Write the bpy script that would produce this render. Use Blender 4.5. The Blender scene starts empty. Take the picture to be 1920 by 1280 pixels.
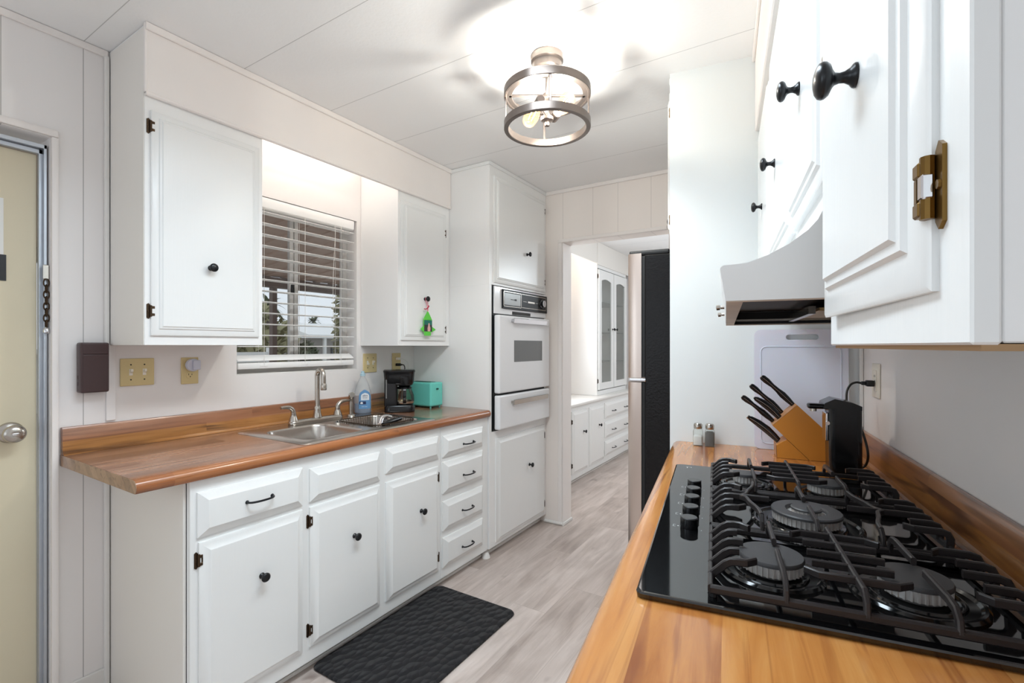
import bpy, bmesh, math, random
from mathutils import Vector, Matrix
random.seed(7)
C = bpy.context.scene.collection
SC = bpy.context.scene

# ------------------------------------------------------------------ camera, world, lights, exposure
EYE = 1.31
cam_d = bpy.data.cameras.new('camera'); cam = bpy.data.objects.new('camera', cam_d); C.objects.link(cam)
cam.location = (0, 0, EYE); cam.rotation_euler = (math.radians(90), 0, math.radians(32.1))
cam_d.sensor_width = 36; cam_d.lens = 36 * 900 / 1920; cam_d.shift_y = 8 / 1920
cam_d.clip_start = 0.01; cam_d.clip_end = 200
SC.camera = cam
SC.view_settings.view_transform = 'Standard'; SC.view_settings.look = 'None'
SC.view_settings.exposure = 1.16; SC.view_settings.gamma = 1; SC.view_settings.use_curve_mapping = False
w = bpy.data.worlds.new('sky'); SC.world = w; w.use_nodes = True
w.node_tree.nodes['Background'].inputs[0].default_value = (.80, .86, .93, 1)
w.node_tree.nodes['Background'].inputs[1].default_value = 0.47
SC.cycles.diffuse_bounces = 6; SC.cycles.max_bounces = 14; SC.cycles.transparent_max_bounces = 16
SC.cycles.sample_clamp_indirect = 6

LAMP = (-.887, 1.674)
def lamp(name, kind, loc, energy, col=(1, 1, 1), **k):
    d = bpy.data.lights.new(name, kind); d.energy = energy; d.color = col
    rot = k.pop('rot', (0, 0, 0))
    for a, b in k.items(): setattr(d, a, b)
    o = bpy.data.objects.new(name, d); C.objects.link(o); o.location = loc; o.rotation_euler = rot
    return o
WARM = (.88, 1.01, 1.10)
# added fill lights at unseen windows behind the camera and in the dining room
lamp('rear_fill', 'AREA', (-.9, -2.5, 1.5), 2, (.86, 1.01, 1.13), shape='RECTANGLE', size=2.0, size_y=1.3, rot=(math.radians(-90), 0, math.radians(180)))
lamp('dining_side_fill', 'AREA', (-2.25, 4.1, 1.55), 6.5, (.94, 1, 1.04), shape='RECTANGLE', size=1.1, size_y=1.0, rot=(0, math.radians(-90), 0))
# unseen area light under the ceiling, added to brighten the kitchen
lamp('overhead_fill', 'AREA', (-.74, .88, 2.43), 8.5, (.86, 1.01, 1.13), shape='RECTANGLE', size=.4, size_y=.9, spread=math.radians(150))
# made-up fill at the left wall behind the camera, standing in for daylight
lamp('left_rear_fill', 'AREA', (-2.28, -1.6, 1.5), 7, (.86, 1.01, 1.13), shape='RECTANGLE', size=1.2, size_y=1.2, rot=(0, math.radians(-90), 0))
# extra point light to lift the dining room, no fixture modelled
lamp('dining_point_fill', 'POINT', (-.2, 4.9, 2.1), 10, WARM, shadow_soft_size=.12)

# ------------------------------------------------------------------ frames
# L: axes of the sink wall.  R: axes of the cooktop wall, turned 8.1 degrees
RF = Matrix.Rotation(math.radians(8.1), 4, 'Z')
FR = {'L': Matrix.Identity(4), 'R': RF}

# ------------------------------------------------------------------ materials
def lin(r, g, b):
    f = lambda c: (c / 255 / 12.92) if c / 255 <= .04045 else ((c / 255 + .055) / 1.055) ** 2.4
    return (f(r), f(g), f(b), 1)
class NM:
    def __init__(s, name):
        s.m = bpy.data.materials.new(name); s.m.use_nodes = True; s.t = s.m.node_tree
        s.b = s.t.nodes['Principled BSDF']; s.out = s.t.nodes['Material Output']
    def n(s, typ, **k):
        x = s.t.nodes.new(typ)
        for a, b in k.items(): setattr(x, a, b)
        return x
    def l(s, a, b): s.t.links.new(a, b)
    def math(s, op, a, b=None, c=None):
        x = s.n('ShaderNodeMath', operation=op)
        for i, v in enumerate((a, b, c)):
            if v is None: continue
            if isinstance(v, (int, float)): x.inputs[i].default_value = v
            else: s.l(v, x.inputs[i])
        return x.outputs[0]
    def obj(s): return s.n('ShaderNodeTexCoord').outputs['Object']
    def sep(s, v):
        x = s.n('ShaderNodeSeparateXYZ'); s.l(v, x.inputs[0]); return x.outputs
    def map(s, v, scale):
        x = s.n('ShaderNodeMapping'); s.l(v, x.inputs[0]); x.inputs['Scale'].default_value = scale; return x.outputs[0]
    def noise(s, v, scale=5, detail=4, dist=0, rough=.5):
        x = s.n('ShaderNodeTexNoise'); s.l(v, x.inputs['Vector'])
        x.inputs['Scale'].default_value = scale; x.inputs['Detail'].default_value = detail
        x.inputs['Distortion'].default_value = dist; x.inputs['Roughness'].default_value = rough
        return x.outputs['Fac']
    def ramp(s, f, stops):
        x = s.n('ShaderNodeValToRGB'); s.l(f, x.inputs[0]); e = x.color_ramp.elements
        e[0].position, e[0].color = stops[0]; e[1].position, e[1].color = stops[1]
        for p, c in stops[2:]: q = e.new(p); q.color = c
        return x.outputs[0]
    def mix(s, f, a, b):
        x = s.n('ShaderNodeMix', data_type='RGBA')
        if isinstance(f, (int, float)): x.inputs[0].default_value = f
        else: s.l(f, x.inputs[0])
        for i, v in ((6, a), (7, b)):
            if isinstance(v, tuple): x.inputs[i].default_value = v
            else: s.l(v, x.inputs[i])
        return x.outputs[2]
    def bump(s, h, strength=.1, dist=.002):
        x = s.n('ShaderNodeBump'); x.inputs['Strength'].default_value = strength; x.inputs['Distance'].default_value = dist
        s.l(h, x.inputs['Height']); s.l(x.outputs[0], s.b.inputs['Normal'])
    def set(s, col=None, rough=None, metal=None, **k):
        if col is not None:
            if isinstance(col, tuple): s.b.inputs['Base Color'].default_value = col
            else: s.l(col, s.b.inputs['Base Color'])
        if rough is not None: s.b.inputs['Roughness'].default_value = rough
        if metal is not None: s.b.inputs['Metallic'].default_value = metal
        for a, v in k.items(): s.b.inputs[a.replace('_', ' ')].default_value = v
def pbr(name, rgb, rough=.5, metal=0, bump=None, vary=0.0, **k):
    q = NM(name); c = lin(*rgb)
    if vary:
        f = q.noise(q.obj(), 9, 4)
        q.set(q.mix(f, tuple(x * (1 - vary) for x in c[:3]) + (1,), tuple(min(1, x * (1 + vary)) for x in c[:3]) + (1,)))
        q.set(None, rough, metal, **k)
    else: q.set(c, rough, metal, **k)
    if bump:
        sc, st, stretch = bump
        q.bump(q.noise(q.map(q.obj(), stretch), sc, 5), st)
    return q.m
def paint_grain(name, rgb, rough):
    q = NM(name); c = lin(*rgb); v = q.obj()
    q.set(q.mix(q.noise(v, 3, 3), tuple(x * .965 for x in c[:3]) + (1,), c), rough)
    q.bump(q.noise(q.map(v, (1, 1, .06)), 90, 4, 1.5), .12, .0015)
    return q.m
def seam_wall(name, rgb, rough, axis, lines, dark=.55, bump=(60, .05)):
    q = NM(name); c = lin(*rgb); v = q.obj(); a = q.sep(v)[axis]; tot = None
    for p, wd in lines:
        t = q.math('LESS_THAN', q.math('ABSOLUTE', q.math('SUBTRACT', a, p)), wd)
        tot = t if tot is None else q.math('MAXIMUM', tot, t)
    base = q.mix(q.noise(v, 2.2, 4), tuple(x * .96 for x in c[:3]) + (1,), c)
    q.set(q.mix(tot, base, tuple(x * dark for x in c[:3]) + (1,)) if tot is not None else base, rough)
    q.bump(q.noise(v, bump[0], 5), bump[1])
    return q.m
def ceiling_mat():
    q = NM('ceiling_panel'); c = lin(247, 247, 247); v = q.obj(); y = q.sep(v)[1]
    f = q.math('FRACT', q.math('DIVIDE', q.math('ADD', y, 50 * .4178 - .2530 + .2089), .4178))
    t = q.math('LESS_THAN', q.math('ABSOLUTE', q.math('SUBTRACT', f, .5)), .0035)
    q.set(q.mix(t, c, tuple(x * .62 for x in c[:3]) + (1,)), .55)
    h = q.math('ADD', q.noise(v, 70, 4, .4), q.math('MULTIPLY', t, -1.2))
    q.bump(h, .22, .003)
    return q.m
def butcher(name, cols, dark, wd, rough=.3, shift=0.0, split=None, ln=.95, vw=.26):
    q = NM(name); v = q.obj(); x, y, z = q.sep(v)[:3]
    a = q.math('ADD', q.math('ADD', x, z), 20 * wd + shift)
    b = q.math('FLOOR', q.math('DIVIDE', a, wd))
    wn = q.n('ShaderNodeTexWhiteNoise', noise_dimensions='1D'); q.l(b, wn.inputs['W'])
    sg = q.math('FLOOR', q.math('ADD', q.math('DIVIDE', y, ln), q.math('MULTIPLY', wn.outputs[0], 9)))
    cv = q.n('ShaderNodeCombineXYZ'); q.l(b, cv.inputs[0]); q.l(sg, cv.inputs[1])
    w2 = q.n('ShaderNodeTexWhiteNoise', noise_dimensions='2D'); q.l(cv.outputs[0], w2.inputs['Vector'])
    va = q.n('ShaderNodeVectorMath', operation='ADD'); q.l(v, va.inputs[0])
    sc = q.n('ShaderNodeVectorMath', operation='SCALE'); q.l(cv.outputs[0], sc.inputs[0]); sc.inputs[3].default_value = 3.7
    q.l(sc.outputs[0], va.inputs[1]); vv = va.outputs[0]
    g = q.noise(q.map(vv, (1, .09, 1)), 26, 6, 1.2, .6)
    big = q.noise(q.map(vv, (1, .22, 1)), 7, 3, 1.0)
    f = q.math('ADD', q.math('MULTIPLY', w2.outputs[0], vw), q.math('ADD', q.math('MULTIPLY', g, .70 - vw), q.math('MULTIPLY', big, .30)))
    col = q.ramp(f, [(.30, lin(*cols[0])), (.70, lin(*cols[-1]))] + [(.30 + .40 * i / (len(cols) - 1), lin(*cc)) for i, cc in enumerate(cols) if 0 < i < len(cols) - 1])
    if split:
        lowc = q.ramp(g, [(.3, lin(*split[1])), (.7, lin(*split[2]))])
        col = q.mix(q.math('LESS_THAN', z, split[0]), col, lowc)
    st = q.noise(q.map(vv, (1, .05, 1)), 16, 3, 2.0)
    sf = q.ramp(st, [(.56, (0, 0, 0, 1)), (.66, (1, 1, 1, 1))])
    fine = q.ramp(q.noise(q.map(vv, (1, .035, 1)), 55, 4, 1.0), [(.56, (0, 0, 0, 1)), (.70, (1, 1, 1, 1))])
    col = q.mix(q.math('MULTIPLY', fine, .38), col, lin(*dark))
    q.set(q.mix(q.math('MULTIPLY', sf, .75), col, lin(*dark)), rough, Coat_Weight=.5, Coat_Roughness=.16)
    q.bump(g, .03, .001)
    return q.m
def plank_floor():
    q = NM('vinyl_plank'); v = q.obj(); x, y, z = q.sep(v)[:3]; wd, ln = .182, 1.22
    a = q.math('DIVIDE', q.math('ADD', x, 10.03), wd); b = q.math('FLOOR', a)
    wn = q.n('ShaderNodeTexWhiteNoise', noise_dimensions='1D'); q.l(b, wn.inputs['W'])
    yy = q.math('ADD', q.math('DIVIDE', q.math('ADD', y, 10), ln), q.math('MULTIPLY', wn.outputs[0], 7.3)); sg = q.math('FLOOR', yy)
    cv = q.n('ShaderNodeCombineXYZ'); q.l(b, cv.inputs[0]); q.l(sg, cv.inputs[1])
    w2 = q.n('ShaderNodeTexWhiteNoise', noise_dimensions='2D'); q.l(cv.outputs[0], w2.inputs['Vector'])
    va = q.n('ShaderNodeVectorMath', operation='ADD'); q.l(v, va.inputs[0])
    sc = q.n('ShaderNodeVectorMath', operation='SCALE'); q.l(cv.outputs[0], sc.inputs[0]); sc.inputs[3].default_value = 5.3
    q.l(sc.outputs[0], va.inputs[1]); vv = va.outputs[0]
    g = q.noise(q.map(vv, (1, .08, 1)), 22, 7, 1.4, .62)
    big = q.noise(q.map(vv, (1, .3, 1)), 5, 4, 1.6)
    f = q.math('ADD', q.math('MULTIPLY', w2.outputs[0], .13), q.math('ADD', q.math('MULTIPLY', g, .42), q.math('MULTIPLY', big, .45)))
    col = q.ramp(f, [(.22, lin(140, 125, 117)), (.75, lin(220, 209, 202)), (.42, lin(178, 164, 156)), (.58, lin(203, 190, 183))])
    kn = q.noise(q.map(vv, (1, .55, 1)), 6.5, 2, .5)
    kf = q.ramp(kn, [(.66, (0, 0, 0, 1)), (.76, (1, 1, 1, 1))])
    col = q.mix(q.math('MULTIPLY', kf, .7), col, lin(112, 96, 88))
    fx = q.math('ABSOLUTE', q.math('SUBTRACT', q.math('FRACT', a), .5)); fy = q.math('ABSOLUTE', q.math('SUBTRACT', q.math('FRACT', yy), .5))
    gap = q.math('MAXIMUM', q.math('GREATER_THAN', fx, .4955), q.math('GREATER_THAN', fy, .4992))
    q.set(q.mix(q.math('MULTIPLY', gap, .28), col, lin(95, 82, 76)), .38)
    q.bump(g, .05, .001)
    return q.m
def glass_pane(name, tint=(1, 1, 1), refl=.5, rough=.0, body=None, amount=0.0):
    q = NM(name); tr = q.n('ShaderNodeBsdfTransparent'); tr.inputs[0].default_value = tint + (1,)
    gl = q.n('ShaderNodeBsdfGlossy'); gl.inputs['Roughness'].default_value = rough
    fr = q.n('ShaderNodeFresnel'); fr.inputs[0].default_value = 1.45
    mx = q.n('ShaderNodeMixShader'); q.l(q.math('MULTIPLY', fr.outputs[0], refl), mx.inputs[0]); q.l(tr.outputs[0], mx.inputs[1]); q.l(gl.outputs[0], mx.inputs[2])
    last = mx
    if body:
        df = q.n('ShaderNodeBsdfDiffuse'); df.inputs[0].default_value = lin(*body)
        m2 = q.n('ShaderNodeMixShader'); m2.inputs[0].default_value = amount; q.l(mx.outputs[0], m2.inputs[1]); q.l(df.outputs[0], m2.inputs[2]); last = m2
    q.l(last.outputs[0], q.out.inputs[0]); return q.m
def emit(name, rgb, st):
    q = NM(name); q.set((0, 0, 0, 1)); q.b.inputs['Emission Color'].default_value = lin(*rgb); q.b.inputs['Emission Strength'].default_value = st
    return q.m
M = {}
M['cab'] = paint_grain('white_cabinet_paint', (238, 239, 238), .27)
M['cab_side'] = pbr('white_panel_paint', (241, 241, 240), .33, bump=(120, .03, (1, 1, 1)))
M['cream'] = pbr('cream_panel_paint', (236, 232, 226), .4, bump=(120, .03, (1, 1, 1)))
M['trim'] = pbr('white_trim_paint', (232, 230, 226), .35, vary=.02)
M['wall'] = pbr('wall_paint', (241, 237, 235), .5, bump=(140, .06, (1, 1, 1)), vary=.015)
M['wallL'] = seam_wall('panelled_wall_paint', (241, 237, 235), .5, 1, [(.671, .0016), (.455, .0014), (-.75, .0014), (-1.6, .0014)])
M['wallF'] = seam_wall('far_wall_panelling', (242, 234, 228), .5, 0, [(-1.549, .0016), (-1.315, .0016), (-1.132, .0016), (-.905, .0016), (-.69, .0016)], .75)
M['soffit'] = pbr('soffit_paint', (240, 234, 230), .45, bump=(90, .03, (1, 1, 1)), vary=.015)
M['ceil'] = ceiling_mat()
M['floor'] = plank_floor()
M['woodL'] = butcher('brown_butcher_laminate', [(116, 80, 58), (146, 104, 78), (164, 120, 92), (176, 132, 104)], (86, 56, 42), .095, .26, .02)
M['woodLB'] = butcher('brown_backsplash_laminate', [(116, 74, 50), (148, 98, 68), (162, 110, 78), (172, 120, 86)], (66, 38, 28), .10, .28, .0, split=(.089, (158, 104, 52), (184, 130, 74)))
M['woodR'] = butcher('honey_butcher_laminate', [(148, 86, 40), (176, 112, 55), (190, 127, 66), (201, 143, 80)], (126, 66, 34), .105, .22, ln=4.0, vw=.16)
M['woodB'] = butcher('honey_backsplash_laminate', [(120, 72, 46), (150, 98, 64), (166, 112, 72), (176, 122, 78)], (76, 44, 30), .10, .28, split=(.089, (160, 104, 50), (190, 134, 76)))
M['edgeL'] = butcher('brown_counter_edge', [(142, 84, 46), (160, 98, 56), (170, 110, 66)], (116, 68, 40), .3, .26)
M['endg'] = butcher('counter_end_strip', [(138, 104, 78), (160, 122, 92), (170, 132, 102)], (108, 76, 56), .045, .4)
M['ply'] = pbr('raw_plywood_edge', (160, 128, 92), .7, vary=.1)
M['block'] = pbr('knife_block_wood', (196, 128, 48), .35, bump=(60, .08, (1, 1, .1)), vary=.06)
M['blockend'] = pbr('knife_block_end_grain', (176, 126, 84), .5, vary=.12)
M['knob'] = pbr('black_satin_metal', (24, 25, 28), .28, .3)
M['brass'] = pbr('antique_brass', (120, 92, 48), .32, .9, vary=.25)
M['brassdark'] = pbr('bronze_hinge', (72, 56, 42), .38, .8, vary=.25)
M['steel'] = pbr('brushed_stainless', (196, 190, 184), .24, 1, bump=(200, .03, (1, .05, 1)))
M['fsteel'] = pbr('fridge_stainless', (206, 190, 180), .3, 1, bump=(120, .03, (1, 1, .02)))
M['nickel'] = pbr('brushed_nickel', (190, 184, 176), .22, 1)
M['chrome'] = pbr('chrome', (225, 225, 228), .08, 1)
M['lampmetal'] = pbr('brushed_pewter', (126, 116, 110), .32, .85)
M['alum'] = pbr('aluminium_frame', (190, 196, 204), .35, .8, vary=.08)
M['winalum'] = pbr('grey_window_aluminium', (206, 203, 199), .4, .15, vary=.06)
M['glassblk'] = pbr('black_cooktop_glass', (7, 7, 8), .05, 0, IOR=1.75)
M['iron'] = pbr('cast_iron', (46, 42, 42), .36, .2, bump=(500, .15, (1, 1, 1)))
M['ring'] = pbr('bright_aluminium_burner_ring', (214, 210, 206), .3, .55)
M['cap'] = pbr('enamel_burner_cap', (66, 65, 66), .48, .1, bump=(600, .06, (1, 1, 1)))
M['pan'] = pbr('black_enamel_pan', (12, 12, 13), .12)
M['blkplastic'] = pbr('black_plastic', (16, 16, 18), .18)
M['blkmatte'] = pbr('black_matte_plastic', (18, 18, 19), .5)
M['darkin'] = pbr('dark_hood_lining', (14, 13, 14), .6)
M['rubber'] = pbr('black_rubber_cord', (14, 14, 15), .45)
M['fridgeblk'] = pbr('pebbled_black_enamel', (12, 9, 9), .24, bump=(130, .5, (1, 1, 1)), Specular_IOR_Level=.3)
M['hood'] = pbr('white_enamel_hood', (225, 225, 224), .3)
M['rust'] = pbr('worn_hood_lip', (196, 180, 164), .5, vary=.3)
M['filter'] = pbr('aluminium_mesh_filter', (176, 150, 104), .4, .7, bump=(260, .8, (1, 1, 1)))
M['almond'] = pbr('almond_plastic', (218, 198, 146), .35)
M['ivory'] = pbr('ivory_plastic', (236, 230, 216), .35)
M['slot'] = pbr('dark_slot', (38, 32, 28), .6)
M['bluewhite'] = pbr('bluish_white_plastic', (206, 208, 222), .4)
M['brownbox'] = pbr('brown_plastic', (68, 48, 48), .4)
M['board'] = pbr('translucent_white_polyethylene', (214, 214, 226), .38, Subsurface_Weight=.15)
M['enamel'] = pbr('white_oven_enamel', (232, 233, 235), .14, Coat_Weight=.4)
M['ovenglass'] = pbr('grey_oven_glass', (104, 106, 106), .1)
M['panelblk'] = pbr('black_oven_panel', (22, 23, 24), .38, Specular_IOR_Level=.3)
M['dialgrey'] = pbr('grey_clock_face', (142, 142, 140), .3, .4)
M['doorcream'] = pbr('cream_door_paint', (216, 205, 178), .45, bump=(160, .05, (1, 1, 1)), vary=.02)
M['paper'] = pbr('white_paper', (235, 234, 230), .7)
M['tape'] = pbr('black_tape', (40, 40, 42), .5)
M['teal'] = pbr('teal_plastic', (112, 212, 198), .3)
M['tealdark'] = pbr('dark_teal_slot', (20, 74, 66), .5)
M['green'] = pbr('lime_green_card', (98, 208, 72), .5)
M['pink'] = pbr('pink_ribbon', (238, 110, 130), .5)
M['crimson'] = pbr('crimson_ribbon_end', (178, 40, 70), .5)
M['photodark'] = pbr('dark_photo_print', (44, 38, 42), .3)
M['phototeal'] = pbr('teal_photo_print', (10, 112, 96), .3)
M['photoskin'] = pbr('pale_photo_figure', (216, 168, 162), .3)
M['rug'] = None
M['blindw'] = pbr('white_blind_vinyl', (248, 247, 245), .34)
M['cordw'] = pbr('white_cord', (232, 230, 224), .6)
M['clearpl'] = glass_pane('clear_bottle_plastic', (.95, .96, .96), .4, .05, (228, 230, 232), .26)
M['soap'] = pbr('blue_dish_liquid', (44, 98, 146), .1)
M['label'] = pbr('blue_label', (104, 154, 200), .3)
M['labelnavy'] = pbr('navy_label_patch', (36, 48, 88), .35)
M['labelwhite'] = pbr('white_label_patch', (236, 240, 244), .35)
M['capblue'] = pbr('pale_blue_cap', (178, 208, 220), .35)
M['salt'] = pbr('white_salt', (238, 238, 236), .9, bump=(400, .3, (1, 1, 1)))
M['pepper'] = pbr('ground_pepper', (92, 84, 80), .9, bump=(500, .5, (1, 1, 1)), vary=.3)
M['jar'] = glass_pane('clear_jar_glass', (.98, .99, .98), .6, 0, (225, 232, 222), .06)
M['carafe'] = glass_pane('smoky_carafe_glass', (.90, .88, .80), .9)
M['pane'] = glass_pane('window_glass', (.95, .96, .96), .6)
M['cabglass'] = glass_pane('cabinet_glass', (.96, .97, .96), .6)
M['shelfglass'] = glass_pane('glass_shelf', (.80, .86, .83), .8, 0, (190, 200, 195), .2)
def bulb_mat():
    q = NM('glowing_amber_bulb_glass'); tr = q.n('ShaderNodeBsdfTransparent'); tr.inputs[0].default_value = (1, .9, .78, 1)
    gl = q.n('ShaderNodeBsdfGlossy'); gl.inputs['Roughness'].default_value = .05
    fr = q.n('ShaderNodeFresnel'); fr.inputs[0].default_value = 1.4
    mx = q.n('ShaderNodeMixShader'); q.l(q.math('MULTIPLY', fr.outputs[0], .5), mx.inputs[0]); q.l(tr.outputs[0], mx.inputs[1]); q.l(gl.outputs[0], mx.inputs[2])
    em = q.n('ShaderNodeEmission'); em.inputs[0].default_value = lin(255, 196, 140); em.inputs[1].default_value = .30
    ad = q.n('ShaderNodeAddShader'); q.l(mx.outputs[0], ad.inputs[0]); q.l(em.outputs[0], ad.inputs[1]); q.l(ad.outputs[0], q.out.inputs[0])
    return q.m
M['bulb'] = bulb_mat()
M['fil'] = emit('glowing_filament', (255, 190, 110), 60)
M['tube'] = emit('fluorescent_tube', (255, 248, 240), 6.5)
M['tubewarm'] = emit('warm_fluorescent_tube', (255, 232, 210), 8)
M['mark'] = pbr('white_print', (205, 208, 206), .5)
def rug_mat():
    q = NM('black_plush'); v = q.obj()
    br = q.n('ShaderNodeTexVoronoi', feature='F1'); q.l(q.map(v, (1.0, .62, 1)), br.inputs['Vector']); br.inputs['Scale'].default_value = 34
    q.set(q.mix(q.noise(v, 14, 4), lin(15, 14, 16), lin(32, 30, 33)), .95)
    q.b.inputs['Sheen Weight'].default_value = .06
    q.bump(q.math('MULTIPLY', br.outputs['Distance'], -1), 1.0, .022)
    return q.m
M['rug'] = rug_mat()
# outdoors
M['awn'] = pbr('brown_awning_metal', (184, 158, 142), .6, vary=.15)
M['awnbeam'] = pbr('dark_brown_beam', (116, 100, 92), .6)
M['ground'] = pbr('pale_gravel', (182, 176, 168), .9, bump=(30, .5, (1, 1, 1)), vary=.1)
M['leaf'] = pbr('olive_leaves', (150, 146, 112), .7, vary=.35)
M['leafdark'] = pbr('dark_green_leaves', (100, 106, 84), .7, vary=.35)
M['bark'] = pbr('grey_bark', (92, 82, 76), .9, vary=.2)
M['stucco'] = pbr('grey_stucco', (160, 156, 152), .8, vary=.06)
M['roofw'] = pbr('white_roof_coating', (242, 242, 240), .6)
M['siding'] = pbr('white_siding', (228, 228, 226), .6, bump=(6, .2, (.01, .01, 8)))
M['outglass'] = pbr('dark_glass', (70, 74, 78), .15)  # plain dark glass for the house windows

# ------------------------------------------------------------------ mesh builder
class MB:
    def __init__(s): s.bm = bmesh.new()
    def box(s, x0, y0, z0, x1, y1, z1, b=0, seg=2):
        r = bmesh.ops.create_cube(s.bm, size=1); vs = r['verts']
        for v in vs:
            v.co = ((x0 + x1) / 2 + v.co.x * (x1 - x0), (y0 + y1) / 2 + v.co.y * (y1 - y0), (z0 + z1) / 2 + v.co.z * (z1 - z0))
        if b:
            es = list({e for v in vs for e in v.link_edges})
            bmesh.ops.bevel(s.bm, geom=es, offset=b, segments=seg, profile=.5, affect='EDGES')
        return s
    def loft(s, loops, caps=True, closed=False):
        bm = s.bm; R = [[bm.verts.new(p) for p in lp] for lp in loops]; n = len(R[0])
        rng = range(len(R)) if closed else range(len(R) - 1)
        for i in rng:
            a, b = R[i], R[(i + 1) % len(R)]
            for j in range(n): bm.faces.new((a[j], a[(j + 1) % n], b[(j + 1) % n], b[j]))
        if caps and not closed:
            bm.faces.new(R[0][::-1]); bm.faces.new(R[-1])
        return s
    def prism(s, pts, ext):
        e = Vector(ext); return s.loft([[Vector(p) for p in pts], [Vector(p) + e for p in pts]])
    def lathe(s, prof, o, axis=(0, 0, 1), n=24):
        o = Vector(o); ax = Vector(axis).normalized(); t = Vector((0, 0, 1)) if abs(ax.z) < .9 else Vector((1, 0, 0))
        u = ax.cross(t).normalized(); v = ax.cross(u)
        loops = [[o + ax * h + (u * math.cos(2 * math.pi * k / n) + v * math.sin(2 * math.pi * k / n)) * max(r, 1e-5) for k in range(n)] for r, h in prof]
        return s.loft(loops)
    def cyl(s, o, axis, r, h, n=20): return s.lathe([(r, 0), (r, h)], o, axis, n)
    def sweep(s, pts, sec, side=None, closed=False):
        pts = [Vector(p) for p in pts]; n = len(pts); loops = []
        for i, p in enumerate(pts):
            if closed: t = pts[(i + 1) % n] - pts[i - 1]
            else: t = pts[min(i + 1, n - 1)] - pts[max(i - 1, 0)]
            t.normalize()
            sd = Vector(side) if side else t.cross(Vector((0, 0, 1)))
            sd.normalize(); nm = sd.cross(t).normalized()
            loops.append([p + sd * a + nm * b for a, b in sec])
        return s.loft(loops, True, closed)
    def bar(s, pts, w, h, side=None, c=.25, closed=False):
        a, b, k = w / 2, h / 2, min(w, h) * c
        sec = [(a, -b + k), (a, b - k), (a - k, b), (-a + k, b), (-a, b - k), (-a, -b + k), (-a + k, -b), (a - k, -b)]
        return s.sweep(pts, sec, side, closed)
    def tube(s, pts, r, n=10, closed=False):
        pts = [Vector(p) for p in pts]; N = len(pts); loops = []; u = None
        for i, p in enumerate(pts):
            if closed: t = pts[(i + 1) % N] - pts[i - 1]
            else: t = pts[min(i + 1, N - 1)] - pts[max(i - 1, 0)]
            t.normalize()
            if u is None:
                q = Vector((0, 0, 1)) if abs(t.z) < .9 else Vector((1, 0, 0)); u = t.cross(q).normalized()
            else: u = (u - t * u.dot(t)).normalized()
            v = t.cross(u); rr = r[i] if isinstance(r, (list, tuple)) else r
            loops.append([p + (u * math.cos(2 * math.pi * k / n) + v * math.sin(2 * math.pi * k / n)) * rr for k in range(n)])
        return s.loft(loops, True, closed)
    def panel(s, o, u, v, n, w, h, prof):
        o, u, v, n = Vector(o), Vector(u), Vector(v), Vector(n); loops = []
        for ins, hh in prof:
            loops.append([o + u * ins + v * ins + n * hh, o + u * (w - ins) + v * ins + n * hh, o + u * (w - ins) + v * (h - ins) + n * hh, o + u * ins + v * (h - ins) + n * hh])
        return s.loft(loops)
    def ring(s, c, r0, r1, z0, z1, n=48, b=.002):
        x, y = c; prof = [(r0 + b, z0), (r1 - b, z0), (r1, z0 + b), (r1, z1 - b), (r1 - b, z1), (r0 + b, z1), (r0, z1 - b), (r0, z0 + b)]
        loops = [[(x + r * math.cos(2 * math.pi * k / n), y + r * math.sin(2 * math.pi * k / n), z) for r, z in prof] for k in range(n)]
        return s.loft(loops, False, True)
    def flat_holes(s, outer, holes, z):
        bm = s.bm; es = []
        for lp in [outer] + holes:
            vs = [bm.verts.new((x, y, z)) for x, y in lp]
            es += [bm.edges.new((vs[i], vs[(i + 1) % len(vs)])) for i in range(len(vs))]
        bmesh.ops.triangle_fill(bm, use_beauty=True, use_dissolve=False, edges=es, normal=(0, 0, 1))
        return s
    def xf(s, m):
        bmesh.ops.transform(s.bm, matrix=m, verts=s.bm.verts); return s
    def weld(s): bmesh.ops.remove_doubles(s.bm, verts=s.bm.verts, dist=1e-5); return s
    def mesh(s, name, mat, off=(0, 0, 0), recalc=True, angle=35):
        if recalc: bmesh.ops.recalc_face_normals(s.bm, faces=s.bm.faces)
        if any(off): bmesh.ops.translate(s.bm, vec=-Vector(off), verts=s.bm.verts)
        thr = math.radians(angle); s.bm.normal_update()
        for f in s.bm.faces: f.smooth = True
        for e in s.bm.edges:
            if len(e.link_faces) == 2:
                g = e.calc_face_angle(0); A, B_ = (f.calc_area() for f in e.link_faces)
                e.smooth = not (g > thr or (g > .05 and angle < 45 and max(A, B_) > 10 * min(A, B_)))
        me = bpy.data.meshes.new(name); s.bm.to_mesh(me); s.bm.free(); me.materials.append(mat)
        return me
def rr(x0, y0, x1, y1, r, n=5):
    out = []
    for cx, cy, a0 in ((x1 - r, y1 - r, 0), (x0 + r, y1 - r, 90), (x0 + r, y0 + r, 180), (x1 - r, y0 + r, 270)):
        for k in range(n + 1):
            a = math.radians(a0 + 90 * k / n); out.append((cx + r * math.cos(a), cy + r * math.sin(a)))
    return out
def smooth(pts, n=6):
    P = [Vector(p) for p in pts]; P = [P[0] * 2 - P[1]] + P + [P[-1] * 2 - P[-2]]; out = []
    for i in range(1, len(P) - 2):
        for k in range(n):
            t = k / n; a, b, c, d = P[i - 1:i + 3]
            out.append(.5 * ((2 * b) + (c - a) * t + (2 * a - 5 * b + 4 * c - d) * t * t + (3 * b - a - 3 * c + d) * t ** 3))
    out.append(P[-2]); return out

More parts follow.
